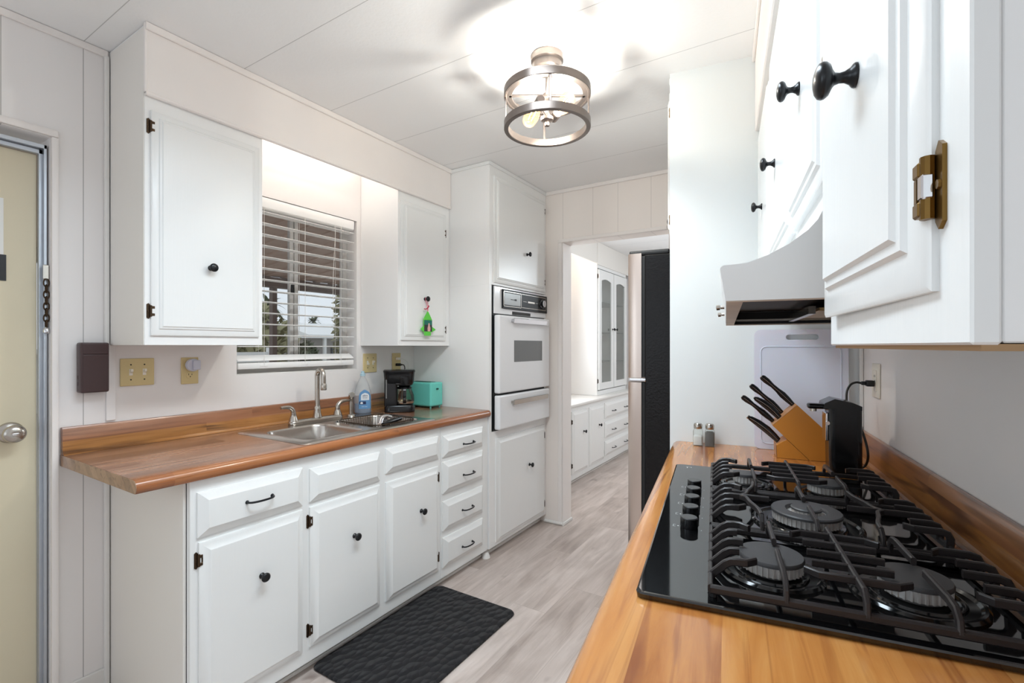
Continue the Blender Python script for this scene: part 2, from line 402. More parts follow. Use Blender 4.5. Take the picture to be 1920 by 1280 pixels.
# ------------------------------------------------------------------ objects
class Thing:
    def __init__(s, name, label, cat, loc, fr='L', rot=0, group=None, kind=None, local=False):
        o = bpy.data.objects.new(name, None); C.objects.link(o); o.empty_display_size = .05
        o.matrix_world = FR[fr] @ Matrix.Translation(Vector(loc)) @ Matrix.Rotation(rot, 4, 'Z')
        o['label'] = label; o['category'] = cat
        if group: o['group'] = group
        if kind: o['kind'] = kind
        s.o = o; s.off = (0, 0, 0) if local else tuple(loc)
    def part(s, name, mb, mat, parent=None, label=None, recalc=True, angle=35):
        me = mb.mesh(name, mat, s.off, recalc, angle); p = bpy.data.objects.new(name, me); C.objects.link(p)
        p.parent = parent or s.o
        if label: p['label'] = label
        return p
def single(name, mb, mat, label, cat, loc=(0, 0, 0), fr='L', group=None, kind=None, recalc=True, angle=35):
    me = mb.mesh(name, mat, loc, recalc, angle); o = bpy.data.objects.new(name, me); C.objects.link(o)
    o.matrix_world = FR[fr] @ Matrix.Translation(Vector(loc))
    o['label'] = label; o['category'] = cat
    if group: o['group'] = group
    if kind: o['kind'] = kind
    return o
def text_mb(body, size, mtx, extrude=.0004, align='CENTER'):
    cu = bpy.data.curves.new('lettering', 'FONT'); cu.body = body; cu.size = size; cu.extrude = extrude
    cu.align_x = align; cu.align_y = 'CENTER'
    o = bpy.data.objects.new('lettering', cu); C.objects.link(o)
    dg = bpy.context.evaluated_depsgraph_get(); me = bpy.data.meshes.new_from_object(o.evaluated_get(dg))
    mb = MB(); mb.bm.from_mesh(me); mb.xf(mtx)
    bpy.data.objects.remove(o); bpy.data.curves.remove(cu); bpy.data.meshes.remove(me)
    return mb

PROF = {
    'upper': [(0, 0), (0, .008), (.004, .010), (.022, .011), (.025, .015), (.030, .016), (.034, .019)],
    'base': [(0, 0), (0, .006), (.004, .008), (.010, .009), (.030, .021), (.032, .0215)],
    'drawer': [(0, 0), (0, .006), (.004, .008), (.007, .009), (.028, .021), (.030, .0215)],
    'near': [(0, 0), (0, .004), (.004, .006), (.030, .0075), (.033, .011), (.040, .0115), (.043, .015)],
    'plain': [(0, 0), (0, .012), (.003, .014), (.010, .0145)],
}
def knob(mb, p, n, s=1.0):
    return mb.lathe([(r * s, h * s) for r, h in [(.0105, 0), (.0108, .0012), (.0100, .0028), (.0072, .005), (.0050, .009), (.0045, .013), (.0056, .0168), (.0090, .0190), (.0135, .0210), (.0158, .0240), (.0162, .0265), (.0150, .0293), (.0116, .0316), (.006, .0331), (0, .0335)]], p, n, 32)
def pull(mb, p, n, half=.046, r=.0038):
    p = Vector(p); n = Vector(n); u = Vector((0, 1, 0))
    pts = [p - u * half, p - u * half + n * .010, p - u * half * .82 + n * .020, p - u * half * .4 + n * .026, p + n * .027, p + u * half * .4 + n * .026, p + u * half * .82 + n * .020, p + u * half + n * .010, p + u * half]
    mb.tube(smooth(pts, 4), r, 8)
    for sg in (-1, 1): mb.lathe([(.007, 0), (.006, .003), (.004, .005)], p + u * half * sg, n, 12)
    return mb
def hinge(mb, x, s, y, z, dirn, h=.028):
    """butterfly hinge: dirn = +1 when the frame leaf lies on the +Y side of the door edge"""
    e = dirn
    mb.prism([(x, y + e * .001, z - h * .8), (x, y + e * .001, z + h * .8), (x, y + e * .006, z + h), (x, y + e * .012, z + h * .85), (x, y + e * .012, z - h * .85), (x, y + e * .006, z - h)], (s * .0025, 0, 0))
    mb.lathe([(.0042, -h * .72), (.0042, h * .72)], (x + s * .006, y, z), (0, 0, 1), 10)
    y0, y1 = sorted((y - e * .0005, y - e * .011)); xa, xb = min(x + s * .002, x + s * .011), max(x + s * .002, x + s * .011)
    mb.box(xa, y0, z + h * .28, xb, y1, z + h * .64, .0012, 1).box(xa, y0, z - h * .64, xb, y1, z - h * .28, .0012, 1)
    mb.box(xa + .001, min(y0, y1) + (.0 if e > 0 else .006), z - h * .28, xb - .001, max(y0, y1) - (.006 if e > 0 else .0), z + h * .28)
    mb.lathe([(.0035, 0), (.003, .0015)], (x + s * .0025, y + e * .008, z), (s, 0, 0), 8)
    return mb
def door(T, x, s, y0, y1, z0, z1, style='base', kn=None, pl=None, hinges=(), name='door', label=None, mat='cab', ajar=None, hmat='brassdark', ks=1.0, pins=False):
    mb = MB().panel((x, y0, z0), (0, 1, 0), (0, 0, 1), (s, 0, 0), y1 - y0, z1 - z0, PROF[style])
    def turn(b):
        if ajar: b.xf(Matrix.Translation((x, ajar[0], 0)) @ Matrix.Rotation(ajar[1], 4, 'Z') @ Matrix.Translation((-x, -ajar[0], 0)))
        return b
    d = T.part(name, turn(mb), M[mat], label=label, angle=25)
    h = PROF[style][-1][1]
    if kn: T.part('knob', turn(knob(MB(), (x + s * h, kn[0], kn[1]), (s, 0, 0), ks)), M['knob'], d, angle=75)
    for p in (pl or []): T.part('pull', pull(MB(), (x + s * h, p[0], p[1]), (s, 0, 0)), M['knob'], d)
    for side, z in hinges:
        ye = y1 if side > 0 else y0
        hp = T.part('hinge', hinge(MB(), x, s, ye, z, side), M[hmat], d)
        if pins: T.part('hinge_spring', MB().box(min(x + s * .004, x + s * .0105), ye - .0045, z - .0075, max(x + s * .004, x + s * .0105), ye + .0035, z + .0085, .001, 1), M['chrome'], d, label='silver spring in the hinge')
    return d

# ================================================================== the room
def holed(lo, hi, axis, cuts):
    """solid slab lo..hi with rectangular openings cut through it along `axis` (0 = X, 1 = Y)"""
    mb = MB(); o = 1 - axis
    us = sorted({lo[o], hi[o], *[c[0] for c in cuts], *[c[1] for c in cuts]}); vs = sorted({lo[2], hi[2], *[c[2] for c in cuts], *[c[3] for c in cuts]})
    for i in range(len(us) - 1):
        col = []
        for j in range(len(vs) - 1):
            uc, vc = (us[i] + us[i + 1]) / 2, (vs[j] + vs[j + 1]) / 2
            if any(c[0] < uc < c[1] and c[2] < vc < c[3] for c in cuts): continue
            if col and abs(col[-1][1] - vs[j]) < 1e-9: col[-1][1] = vs[j + 1]
            else: col.append([vs[j], vs[j + 1]])
        for a, b in col:
            if axis == 0: mb.box(lo[0], us[i], a, hi[0], us[i + 1], b)
            else: mb.box(us[i], lo[1], a, us[i + 1], hi[1], b)
    return mb
def struct(name, mb, m, label, cat='wall', fr='L'):
    return single(name, mb, m, label, cat, (0, 0, 0), fr, kind='structure')
CZ = 2.45
struct('floor', MB().box(-2.5, -2.75, -.06, 2.4, 6.3, 0), M['floor'], 'grey wood plank floor running from kitchen into dining room', 'floor')
struct('ceiling', MB().box(-2.5, -2.75, CZ, 2.4, 6.3, CZ + .06), M['ceil'], 'white textured panel ceiling with straight seams', 'ceiling')
WIN = (1.237, 1.945, 1.169, 2.056)
struct('wall_left', holed((-2.44, -2.7, 0), (-2.32, 6.2, CZ), 0, [(-2.2, -1.0, .9, 2.1), (-.24, .579, 0, 2.058), WIN, (3.55, 4.65, 1.0, 2.1)]), M['wallL'], 'greige panelled wall with the entry door and the sink window')
struct('wall_far', holed((-2.32, 3.17, 0), (1.2, 3.30, CZ), 1, [(-1.553, -.79, 0, 2.062)]), M['wallF'], 'far panelled wall with the open doorway to the dining room')
struct('wall_right', MB().box(.455, -2.9, 0, .575, 3.02, CZ), M['wall'], 'plain greige wall behind the cooktop', fr='R')
M['part'] = pbr('partition_paint', (224, 228, 228), .36, bump=(120, .03, (1, 1, 1)))
struct('wall_partition', MB().box(-.214, 2.11, 0, .455, 2.130, CZ), M['part'], 'tall white partition panel between cooktop counter and fridge', fr='R')
struct('wall_rear', holed((-2.32, -2.7, 0), (1.2, -2.6, CZ), 1, [(-1.9, .1, .85, 2.15)]), M['wall'], 'rear wall behind the photographer with a wide window')
struct('wall_dining', MB().box(-2.32, 6.05, 0, 1.9, 6.2, CZ), M['wall'], 'pale end wall of the dining room past the white hutch')
struct('wall_dining_right', MB().box(1.2, 3.30, 0, 1.3, 6.05, CZ), M['wall'], 'right hand wall of the dining room hidden behind the fridge')
# soffits
sf = MB().box(-2.006, .747, 2.200, -1.990, 2.428, 2.449, .003, 1); sf.bar([(-1.996, .747, 2.203), (-1.996, 2.428, 2.203)], .018, .016)
sf.box(-2.0, .742, 2.205, -1.988, .752, 2.449, .002, 1)
struct('wall_soffit_left', sf, M['soffit'], 'long pinkish soffit board above the sink cabinets and window')
struct('trim_1', MB().bar([(-1.985, .744, 2.436), (-1.985, 2.428, 2.436)], .012, .026), M['soffit'], 'thin ceiling moulding along the left soffit', 'trim')
struct('wall_soffit_right', MB().box(.105, .30, 2.148, .4545, 2.108, 2.449, .004, 1), M['soffit'], 'pinkish soffit above the right hand wall cabinets', fr='R')
struct('trim_2', MB().bar([(.100, .30, 2.436), (.100, 2.108, 2.436)], .010, .026), M['soffit'], 'thin ceiling moulding along the right soffit', 'trim', 'R')
struct('trim_3', MB().bar([(-2.314, -2.6, 2.436), (-2.314, .742, 2.436)], .012, .026), M['soffit'], 'ceiling moulding over the entry door wall', 'trim')
struct('trim_4', MB().bar([(-1.685, 3.163, 2.437), (.05, 3.163, 2.437)], .012, .026), M['soffit'], 'ceiling moulding over the doorway wall', 'trim')
struct('trim_5', MB().box(-2.319, .730, 0, -2.298, .745, .872, .004).box(-2.319, .731, 1.316, -2.300, .745, 2.425, .004), M['trim'], 'white vertical corner strip beside the sink cabinets', 'trim')
struct('trim_6', MB().box(-2.319, .738, 1.02, -2.312, .768, 1.318, .002), M['wall'], 'flat painted strip on wall beside the light switches', 'trim')
# doorway casing and its shoe moulding
cs = MB(); cs.box(-1.585, 3.160, .02, -1.5535, 3.1695, 2.062, .003, 1).box(-1.585, 3.160, 2.0625, -.80, 3.1695, 2.088, .003, 1).box(-1.5525, 3.165, .02, -1.546, 3.305, 2.061, .001, 1)
struct('trim_7', cs, M['soffit'], 'casing around the doorway to the dining room', 'trim')
struct('baseboard_far', MB().bar([(-1.69, 3.158, .012), (-1.545, 3.158, .012)], .022, .024, c=.35).bar([(-1.540, 3.150, .012), (-1.540, 3.30, .012)], .012, .024, c=.35), M['trim'], 'rounded white shoe moulding at foot of the doorway', 'baseboard')
struct('baseboard_left', MB().box(-2.3195, .60, 0, -2.308, .742, .07, .003), M['trim'], 'short white baseboard beside the entry door', 'baseboard')
struct('trim_8', MB().box(.4415, 2.094, 1.016, .4545, 2.1085, 1.312, .004), M['trim'], 'white corner strip where partition meets the cooktop wall', 'trim', 'R')

# entry door
D = Thing('door_1', 'cream entry door in an aluminium frame at left edge', 'door', (-2.36, .17, 0), kind='structure')
D.part('slab', MB().box(-2.402, -.235, .02, -2.372, .556, 1.998, .002, 1), M['doorcream'], label='cream painted door slab')
fr = MB()
fr.box(-2.372, .5565, 0, -2.352, .5675, 2.014, .001, 1).box(-2.362, .566, 0, -2.335, .574, 2.03, .001, 1)
fr.box(-2.372, -.235, 1.999, -2.352, .5675, 2.014, .001, 1).box(-2.362, -.235, 2.016, -2.335, .574, 2.03, .001, 1)
D.part('metal_frame', fr, M['alum'], label='silver aluminium frame')
kb = MB().lathe([(.036, 0), (.036, .004), (.030, .009), (.013, .016), (.012, .028), (.020, .036), (.029, .046), (.031, .056), (.027, .066), (.012, .070), (0, .070)], (-2.372, .487, 1.008), (1, 0, 0), 32)
k0 = D.part('door_knob', kb, M['nickel'], angle=60, label='round brushed metal door knob')
D.part('lock_button', MB().box(-2.304, .478, 1.004, -2.298, .496, 1.012, .002), M['chrome'], k0)
cas = MB().box(-2.3195, .580, 0, -2.307, .600, 2.0595, .004).box(-2.3195, -.26, 2.060, -2.307, .600, 2.085, .004)
struct('trim_9', cas, M['soffit'], 'painted casing around the entry door', 'trim')
single('paper_notice', MB().box(-2.3717, .30, 1.545, -2.3705, .4715, 1.82), M['paper'], 'white paper sheet fixed to the cream entry door', 'paper', (-2.371, .40, 1.545))
single('tape_strip', MB().box(-2.3704, .462, 1.535, -2.3696, .478, 1.625), M['tape'], 'short strip of black tape at edge of white paper', 'tape', (-2.370, .47, 1.535))
CH = Thing('door_chain', 'rusty security chain hanging on the aluminium door frame', 'chain', (-2.330, .570, 1.36))
CH.part('bracket', MB().box(-2.335, .562, 1.548, -2.326, .578, 1.60, .002, 1), M['nickel'])
for i in range(8):
    z = 1.535 - i * .021; pts = []
    for k in range(14):
        a = 2 * math.pi * k / 14; q = (math.cos(a) * .0075, math.sin(a) * .0145)
        pts.append((-2.325 + (q[0] if i % 2 else 0), .570 + (0 if i % 2 else q[0]), z + q[1]))
    CH.part('link', MB().tube(pts, .0022, 8, True), M['brassdark'])
CH.part('end_bob', MB().lathe([(.003, -.012), (.009, -.008), (.010, 0), (.007, .007), (.003, .012)], (-2.325, .570, 1.365), (0, 0, 1), 16), M['chrome'])
single('door_chime', MB().box(-2.319, .650, 1.135, -2.272, .735, 1.322, .006).box(-2.273, .656, 1.279, -2.269, .731, 1.318, .002).box(-2.273, .656, 1.139, -2.269, .731, 1.277, .002).box(-2.306, .6492, 1.186, -2.299, .6515, 1.20).box(-2.306, .6492, 1.162, -2.299, .6515, 1.176),
       M['brownbox'], 'brown plastic door chime box on wall beside the cabinet', 'door chime', (-2.319, .69, 1.135))

# windows
def sash_window(name, label, y0, y1, z0, z1, mull=True):
    W = Thing(name, label, 'window', (-2.42, (y0 + y1) / 2, z0), kind='structure')
    f = MB(); x0, x1 = -2.438, -2.405; t = .022
    f.box(x0, y0 + .001, z0 + .001, x1, y0 + t, z1 - .001, .002, 1).box(x0, y1 - .034, z0 + .001, x1, y1 - .001, z1 - .001, .002, 1)
    f.box(x0, y0 + t, z0 + .001, x1, y1 - .034, z0 + t, .002, 1).box(x0, y0 + t, z1 - t, x1, y1 - .034, z1 - .001, .002, 1)
    f.box(x1 - .004, y1 - .040, z0 + t, x1 + .004, y1 - .036, z1 - t)
    W.part('frame', f, M['winalum'])
    ym = (y0 + y1) / 2 - .01
    m = MB().box(x0 + .004, ym - .012, z0 + t, x1 - .004, ym + .010, z1 - t, .002, 1).box(x0 + .012, ym + .011, z0 + t, x1 + .003, ym + .034, z1 - t, .002, 1)
    W.part('mullion', m, M['winalum'])
    W.part('latch', MB().box(x1 - .003, ym - .008, (z0 + z1) / 2 - .02, x1 + .010, ym + .006, (z0 + z1) / 2 + .03, .002), M['blkmatte'])
    for a, b in ((y0 + t, ym - .012), (ym + .034, y1 - .040)): W.part('pane', MB().box(-2.424, a, z0 + t, -2.421, b, z1 - t), M['pane'])
    return W
sash_window('window_1', 'aluminium sliding window above the sink', *WIN)
struct('trim_10', MB().box(-2.400, WIN[0] + .001, WIN[2] - .001, -2.3205, WIN[1] - .001, WIN[2] + .005, .001, 1), M['trim'], 'white sill board of the sink window', 'trim')
B = Thing('window_blind', 'white slatted blind hanging in the sink window', 'blind', (-2.35, 1.57, 1.19))
yb0, yb1 = 1.244, 1.926
va = [(-2.372, 1.998), (-2.330, 1.998), (-2.322, 2.003), (-2.320, 2.020), (-2.320, 2.040), (-2.323, 2.052), (-2.372, 2.052)]
B.part('valance', MB().prism([(x, yb0 - .004, z) for x, z in va], (0, yb1 - yb0 + .004, 0)), M['blindw'], label='rounded white valance')
tilt = math.radians(2)
for i in range(14):
    z = 1.980 - .0562 * i; a = tilt if i < 13 else math.radians(-32)
    pr = []
    for k in range(7):
        t = k / 6 - .5; pr.append((t * .05, .0022 * (1 - (2 * t) ** 2) + .0012))
    pr += [(x, y - .0024) for x, y in reversed(pr)]
    pts = [(-2.346 + x * math.cos(a) - y * math.sin(a), yb0, z + x * math.sin(a) + y * math.cos(a)) for x, y in pr]
    B.part('slat', MB().prism(pts, (0, yb1 - yb0, 0)), M['blindw'])
B.part('bottom_rail', MB().box(-2.370, yb0, 1.196, -2.322, yb1, 1.226, .005), M['blindw'], label='thick white bottom rail')
for y in (1.372, 1.600, 1.832):
    cd = MB()
    for x in (-2.3205, -2.3715): cd.tube([(x, y, 2.0), (x, y, 1.215)], .0011, 6)
    B.part('ladder_cord', cd, M['cordw'])
    B.part('cord_clip', MB().lathe([(.008, 0), (.008, .0025), (.004, .004)], (-2.3225, y + .01, 1.212), (1, 0, 0), 12).box(-2.3235, y - .02, 1.207, -2.3205, y + .02, 1.217, .001, 1), M['blindw'])
B.part('lift_cord', MB().tube(smooth([(-2.317, 1.785, 2.0), (-2.316, 1.790, 1.95), (-2.317, 1.776, 1.7), (-2.317, 1.776, 1.40)], 4), .0012, 6), M['cordw'])

# ================================================================== left run
XB = -1.700
K = Thing('base_cabinet', 'white sink base cabinet with three doors under brown counter', 'cabinet', (-2.0, 1.36, 0))
K.part('face_frame', MB().box(-1.722, .758, .053, XB, 1.984, .872, .001, 1), M['cab'])
K.part('end_panel', MB().box(-2.318, .748, .003, -1.7225, .757, .872, .001, 1), M['cream'], label='plain cream end panel')
K.part('toe_kick', MB().box(-1.764, .762, 0, -1.752, 1.984, .053).bar([(-1.747, .762, .008), (-1.747, 1.984, .008)], .010, .016, c=.35), M['trim'])
door(K, XB, 1, .778, 1.157, .684, .832, 'drawer', pl=[(.977, .762)], name='drawer')
door(K, XB, 1, .782, 1.157, .108, .668, 'base', kn=(.984, .484), hinges=[(-1, .611), (-1, .17)])
door(K, XB, 1, 1.189, 1.553, .688, .820, 'drawer', name='false_front')
door(K, XB, 1, 1.189, 1.553, .112, .668, 'base', kn=(1.395, .490), hinges=[(-1, .612), (-1, .18)])
door(K, XB, 1, 1.590, 1.962, .710, .828, 'drawer', name='false_front')
door(K, XB, 1, 1.590, 1.962, .110, .668, 'base', kn=(1.812, .476), hinges=[(1, .607), (1, .18)])
K = Thing('drawer_cabinet', 'narrow white cabinet of four drawers beside the oven tower', 'cabinet', (-2.0, 2.2, 0))
K.part('carcass', MB().box(-2.31, 1.986, .053, XB, 2.426, .872, .001, 1), M['cab'])
K.part('toe_kick', MB().box(-1.764, 1.986, 0, -1.752, 2.426, .053).bar([(-1.747, 1.986, .008), (-1.747, 2.426, .008)], .010, .016, c=.35), M['trim'])
for (a, b), (py, pz) in zip([(.706, .822), (.508, .680), (.306, .466), (.108, .270)], [(2.205, .754), (2.205, .579), (2.195, .382), (2.195, .175)]):
    door(K, XB, 1, 1.998, 2.366, a, b, 'drawer', pl=[(py, pz)], name='drawer')

# countertop with sink cut-out
CT = Thing('countertop', 'brown butcher-block counter holding the sink', 'countertop', (-2.0, 1.5, .874))
y0, y1, zt = .606, 2.428, .914
nose = [(-1.735, .874), (-1.735, zt), (-1.700, zt), (-1.688, .912), (-1.679, .905), (-1.675, .894), (-1.677, .883), (-1.684, .874)]
CT.part('front_nosing', MB().prism([(x, y0, z) for x, z in nose], (0, y1 - y0, 0)), M['edgeL'], label='rounded orange-brown front edge')
top = MB()
top.box(-2.318, y0, .874, -2.205, y1, zt).box(-2.205, y0, .874, -1.735, 1.212, zt).box(-2.205, 1.935, .874, -1.735, y1, zt)
CT.part('top_slab', top, M['woodL'])
CT.part('end_strip', MB().prism([(x, y0 - .0015, z) for x, z in [(-2.318, .874), (-1.684, .874), (-1.677, .883), (-1.675, .894), (-1.679, .905), (-1.688, .912), (-1.70, .9135), (-2.318, .9135)]], (0, .0013, 0)), M['endg'], label='strip of laminate on the open end')
bs = [(-2.318, .9145), (-2.280, .9145), (-2.287, .917), (-2.294, .925), (-2.296, 1.004), (-2.300, 1.012), (-2.309, 1.014), (-2.318, 1.012)]
CT.part('backsplash', MB().prism([(x, y0, z) for x, z in bs], (0, y1 - y0, 0)), M['woodLB'])

# sink
S = Thing('sink', 'double bowl stainless steel sink set in brown counter', 'sink', (-1.95, 1.57, .914))
outer = rr(-2.222, 1.180, -1.708, 1.962, .03, 5)
bowls = [rr(-2.112, 1.232, -1.765, 1.548, .06, 7), rr(-2.112, 1.600, -1.765, 1.918, .06, 7)]
rim = MB().flat_holes(outer, bowls, .9185)
lo = [[(x + (-1.965 - x) * a * .004 if 0 else x, y, z) for x, y in outer] for a, z in ((0, .9185),)]
ins = lambda lp, d: [(cx + (x - cx) * (1 + d / abs(x - cx) if abs(x - cx) > 1e-6 else 1), cy + (y - cy) * (1 + d / abs(y - cy) if abs(y - cy) > 1e-6 else 1)) for (x, y) in lp for cx, cy in ((sum(p[0] for p in lp) / len(lp), sum(p[1] for p in lp) / len(lp)),)]
rim.loft([[(x, y, .9185) for x, y in outer], [(x, y, .9145) for x, y in ins(outer, .004)]], caps=False).weld()
S.part('rim', rim, M['steel'], angle=50)
for bl in bowls:
    b = MB()
    lp = [(bl, .9185)] + [(ins(bl, -d), z) for d, z in ((.002, .916), (.005, .908), (.012, .84), (.018, .79), (.030, .772), (.055, .765))]
    loops = [[(x, y, z) for x, y in l] for l, z in lp]
    b.loft(loops, caps=False); vs = [b.bm.verts.new(p) for p in loops[-1]]; b.bm.faces.new(vs); b.weld()
    bo = S.part('bowl', b, M['steel'], angle=60)
    cx, cy = -1.94, sum(p[1] for p in bl) / len(bl)
    S.part('drain', MB().lathe([(.045, 0), (.042, .003), (.036, .001), (.030, -.001), (0, -.001)], (cx, cy, .766), (0, 0, 1), 24), M['chrome'], bo)
F = Thing('faucet', 'brushed nickel gooseneck faucet with two lever handles on the sink', 'faucet', (-2.18, 1.58, .919))
dk = MB(); dkp = [(-2.157, 1.418), (-2.222, 1.722)]
dv = Vector((dkp[1][0] - dkp[0][0], dkp[1][1] - dkp[0][1], 0)).normalized()
F_ang = 0.0
dl = [rr(-2.205, 1.415, -2.158, 1.725, .023, 6)]
dk.loft([[(x, y, z) for x, y in l] for l, z in ((dl[0], .9188), (ins(dl[0], .001), .924), (dl[0], .934), (ins(dl[0], -.005), .939))])
F.part('deck_plate', dk, M['nickel'], angle=50)
F.part('spout_base', MB().lathe([(.024, 0), (.0235, .006), (.019, .020), (.0165, .040), (.0165, .052), (.0145, .056), (.0145, .062)], (-2.182, 1.575, .938), (0, 0, 1), 24), M['nickel'])
sp = [(-2.182, 1.575, .99), (-2.182, 1.575, 1.12)]
for k in range(11):
    a = math.pi * k / 10; sp.append((-2.182 + .030 * (1 - math.cos(a)), 1.575 - .004 * (1 - math.cos(a)), 1.15 + .036 * math.sin(a)))
sp += [(-2.121, 1.567, 1.112)]
F.part('spout', MB().tube(smooth(sp, 3), .0125, 16), M['nickel'])
F.part('aerator', MB().lathe([(.0135, 0), (.0150, .004), (.0150, .026), (.0125, .034)], (-2.120, 1.567, 1.083), (0, 0, 1), 20), M['nickel'])
for yy, ty in ((1.440, -1), (1.700, 1)):
    hb = F.part('handle_base', MB().lathe([(.023, 0), (.022, .006), (.016, .022), (.013, .032), (.014, .036)], (-2.182, yy, .936), (0, 0, 1), 20), M['nickel'])
    p = smooth([(-2.182, yy, .955), (-2.182, yy + ty * .002, .985), (-2.180, yy + ty * .018, 1.003), (-2.178, yy + ty * .042, 1.009), (-2.176, yy + ty * .072, 1.009)], 5)
    F.part('lever', MB().tube(p, [.0135 - .0065 * i / (len(p) - 1) for i in range(len(p))], 14), M['nickel'], hb)
SPR = Thing('side_sprayer', 'brushed nickel side sprayer standing right of the faucet', 'sprayer', (-2.185, 1.793, .919))
SPR.part('base_ring', MB().lathe([(.024, 0), (.022, .006), (.015, .010)], (-2.185, 1.793, .9188), (0, 0, 1), 20), M['nickel'])
SPR.part('stem', MB().lathe([(.0135, .008), (.0125, .03), (.0145, .085)], (-2.185, 1.793, .919), (0, 0, 1), 20), M['nickel'])
SPR.part('spray_head', MB().tube(smooth([(-2.185, 1.793, 1.0), (-2.183, 1.791, 1.022), (-2.174, 1.786, 1.037), (-2.158, 1.778, 1.040)], 4), [.0145] * 4 + [.0155] * 5 + [.014] * 4, 16), M['nickel'])
DR = Thing('dish_rack', 'dark wire dish rack sitting in the right sink bowl', 'dish rack', (-1.94, 1.76, .80))
rl = rr(-2.095, 1.618, -1.785, 1.898, .05, 5)
DR.part('rim_wire', MB().tube([(x, y, .9225) for x, y in rl], .0028, 8, True), M['brassdark'])
li = ins(rl, -.02)
DR.part('base_wire', MB().tube([(x, y, .80) for x, y in li], .0025, 8, True), M['brassdark'])
n = 44; per = []
for i in range(len(rl)):
    a, b = Vector(rl[i]), Vector(rl[(i + 1) % len(rl)]); m = max(1, round((b - a).length / .017))
    a2, b2 = Vector(li[i]), Vector(li[(i + 1) % len(li)])
    per += [(a.lerp(b, k / m), a2.lerp(b2, k / m)) for k in range(m)]
for a, b in per: DR.part('wire', MB().tube([(a.x, a.y, .9225), (b.x, b.y, .80)], .0013, 6), M['brassdark'])
fl = MB()
for k in range(9): y = 1.65 + .027 * k; fl.tube([(-2.07, y, .80), (-1.81, y, .80)], .0013, 6)
DR.part('floor_wires', fl, M['brassdark'])
U = Thing('hand_utensil', 'steel utensil with fat black handle lying in dish rack', 'utensil', (-1.87, 1.80, .90))
U.part('handle', MB().tube([(-1.835, 1.70, .913), (-1.84, 1.74, .918), (-1.85, 1.79, .921), (-1.855, 1.845, .925)], [.009, .013, .013, .010], 14), M['blkplastic'], label='black plastic handle')
U.part('steel_head', MB().tube(smooth([(-1.89, 1.735, .905), (-1.905, 1.760, .930), (-1.905, 1.790, .938), (-1.895, 1.815, .930)], 5), .012, 12).box(-1.905, 1.77, .912, -1.850, 1.79, .924, .003), M['chrome'], label='shiny curved steel head')

# dish soap
DS = Thing('soap_bottle', 'clear bottle of blue dish soap behind the sink', 'bottle', (-2.232, 1.915, .9145), rot=math.radians(49), local=True)
def ell(a, b, z, n=28, c=(0, 0)): return [(c[0] + a * math.cos(2 * math.pi * k / n), c[1] + b * math.sin(2 * math.pi * k / n), z) for k in range(n)]
DS.part('liquid', MB().loft([ell(.040, .022, .002), ell(.0465, .026, .008), ell(.0465, .026, .06)]), M['soap'], label='blue liquid in the lower part')
DS.part('bottle_body', MB().loft([ell(.042, .024, .0), ell(.0485, .028, .006), ell(.0490, .028, .02), ell(.0480, .027, .10), ell(.046, .026, .130), ell(.036, .021, .165), ell(.022, .016, .198), ell(.014, .013, .212), ell(.013, .013, .222)]), M['clearpl'], angle=60)
DS.part('bottle_cap', MB().lathe([(.015, .219), (.015, .232), (.010, .236), (.009, .246), (.007, .248), (0, .248)], (0, 0, 0), (0, 0, 1), 20), M['capblue'], label='pale blue push cap')
def curved(x0, x1, z0, z1, off, n=10, round_top=0):
    a, b = .0485 + off, .0275 + off; mb = MB(); g = []
    for j in range(9):
        z = z0 + (z1 - z0) * j / 8; row = []
        for i in range(n + 1):
            x = x0 + (x1 - x0) * i / n
            if round_top:
                tz = max(0, (z - (z1 - round_top)) / round_top); hw = math.sqrt(max(0, 1 - tz * tz)); xc = (x0 + x1) / 2; x = xc + (x - xc) * max(hw, .12)
            row.append(mb.bm.verts.new((x, -b * math.sqrt(max(0, 1 - (x / a) ** 2)), z)))
        g.append(row)
    for j in range(8):
        for i in range(n): mb.bm.faces.new((g[j][i], g[j][i + 1], g[j + 1][i + 1], g[j + 1][i]))
    return mb
lb = DS.part('front_label', curved(-.022, .044, .030, .140, .0008, round_top=.045), M['label'], label='blue printed label', recalc=False)
DS.part('white_oval', curved(-.010, .036, .080, .122, .0014, round_top=.02), M['labelwhite'], lb, recalc=False)
DS.part('navy_patch', curved(-.019, .018, .056, .073, .0014), M['labelnavy'], lb, recalc=False)
DS.part('badge', curved(-.013, .001, .0585, .0705, .0018, round_top=.005), M['labelwhite'], lb, recalc=False)
UP = Matrix.Rotation(math.radians(90), 4, 'X')
DS.part('wording', text_mb('ultra', .015, Matrix.Translation((.013, -.0300, .107)) @ UP), M['labelnavy'], lb)
DS.part('wording', text_mb('dish soap', .007, Matrix.Translation((.013, -.0300, .094)) @ UP), M['labelnavy'], lb)
DS.part('wording', text_mb('fresh clean', .007, Matrix.Translation((.010, -.0302, .043)) @ UP), M['labelwhite'], lb)

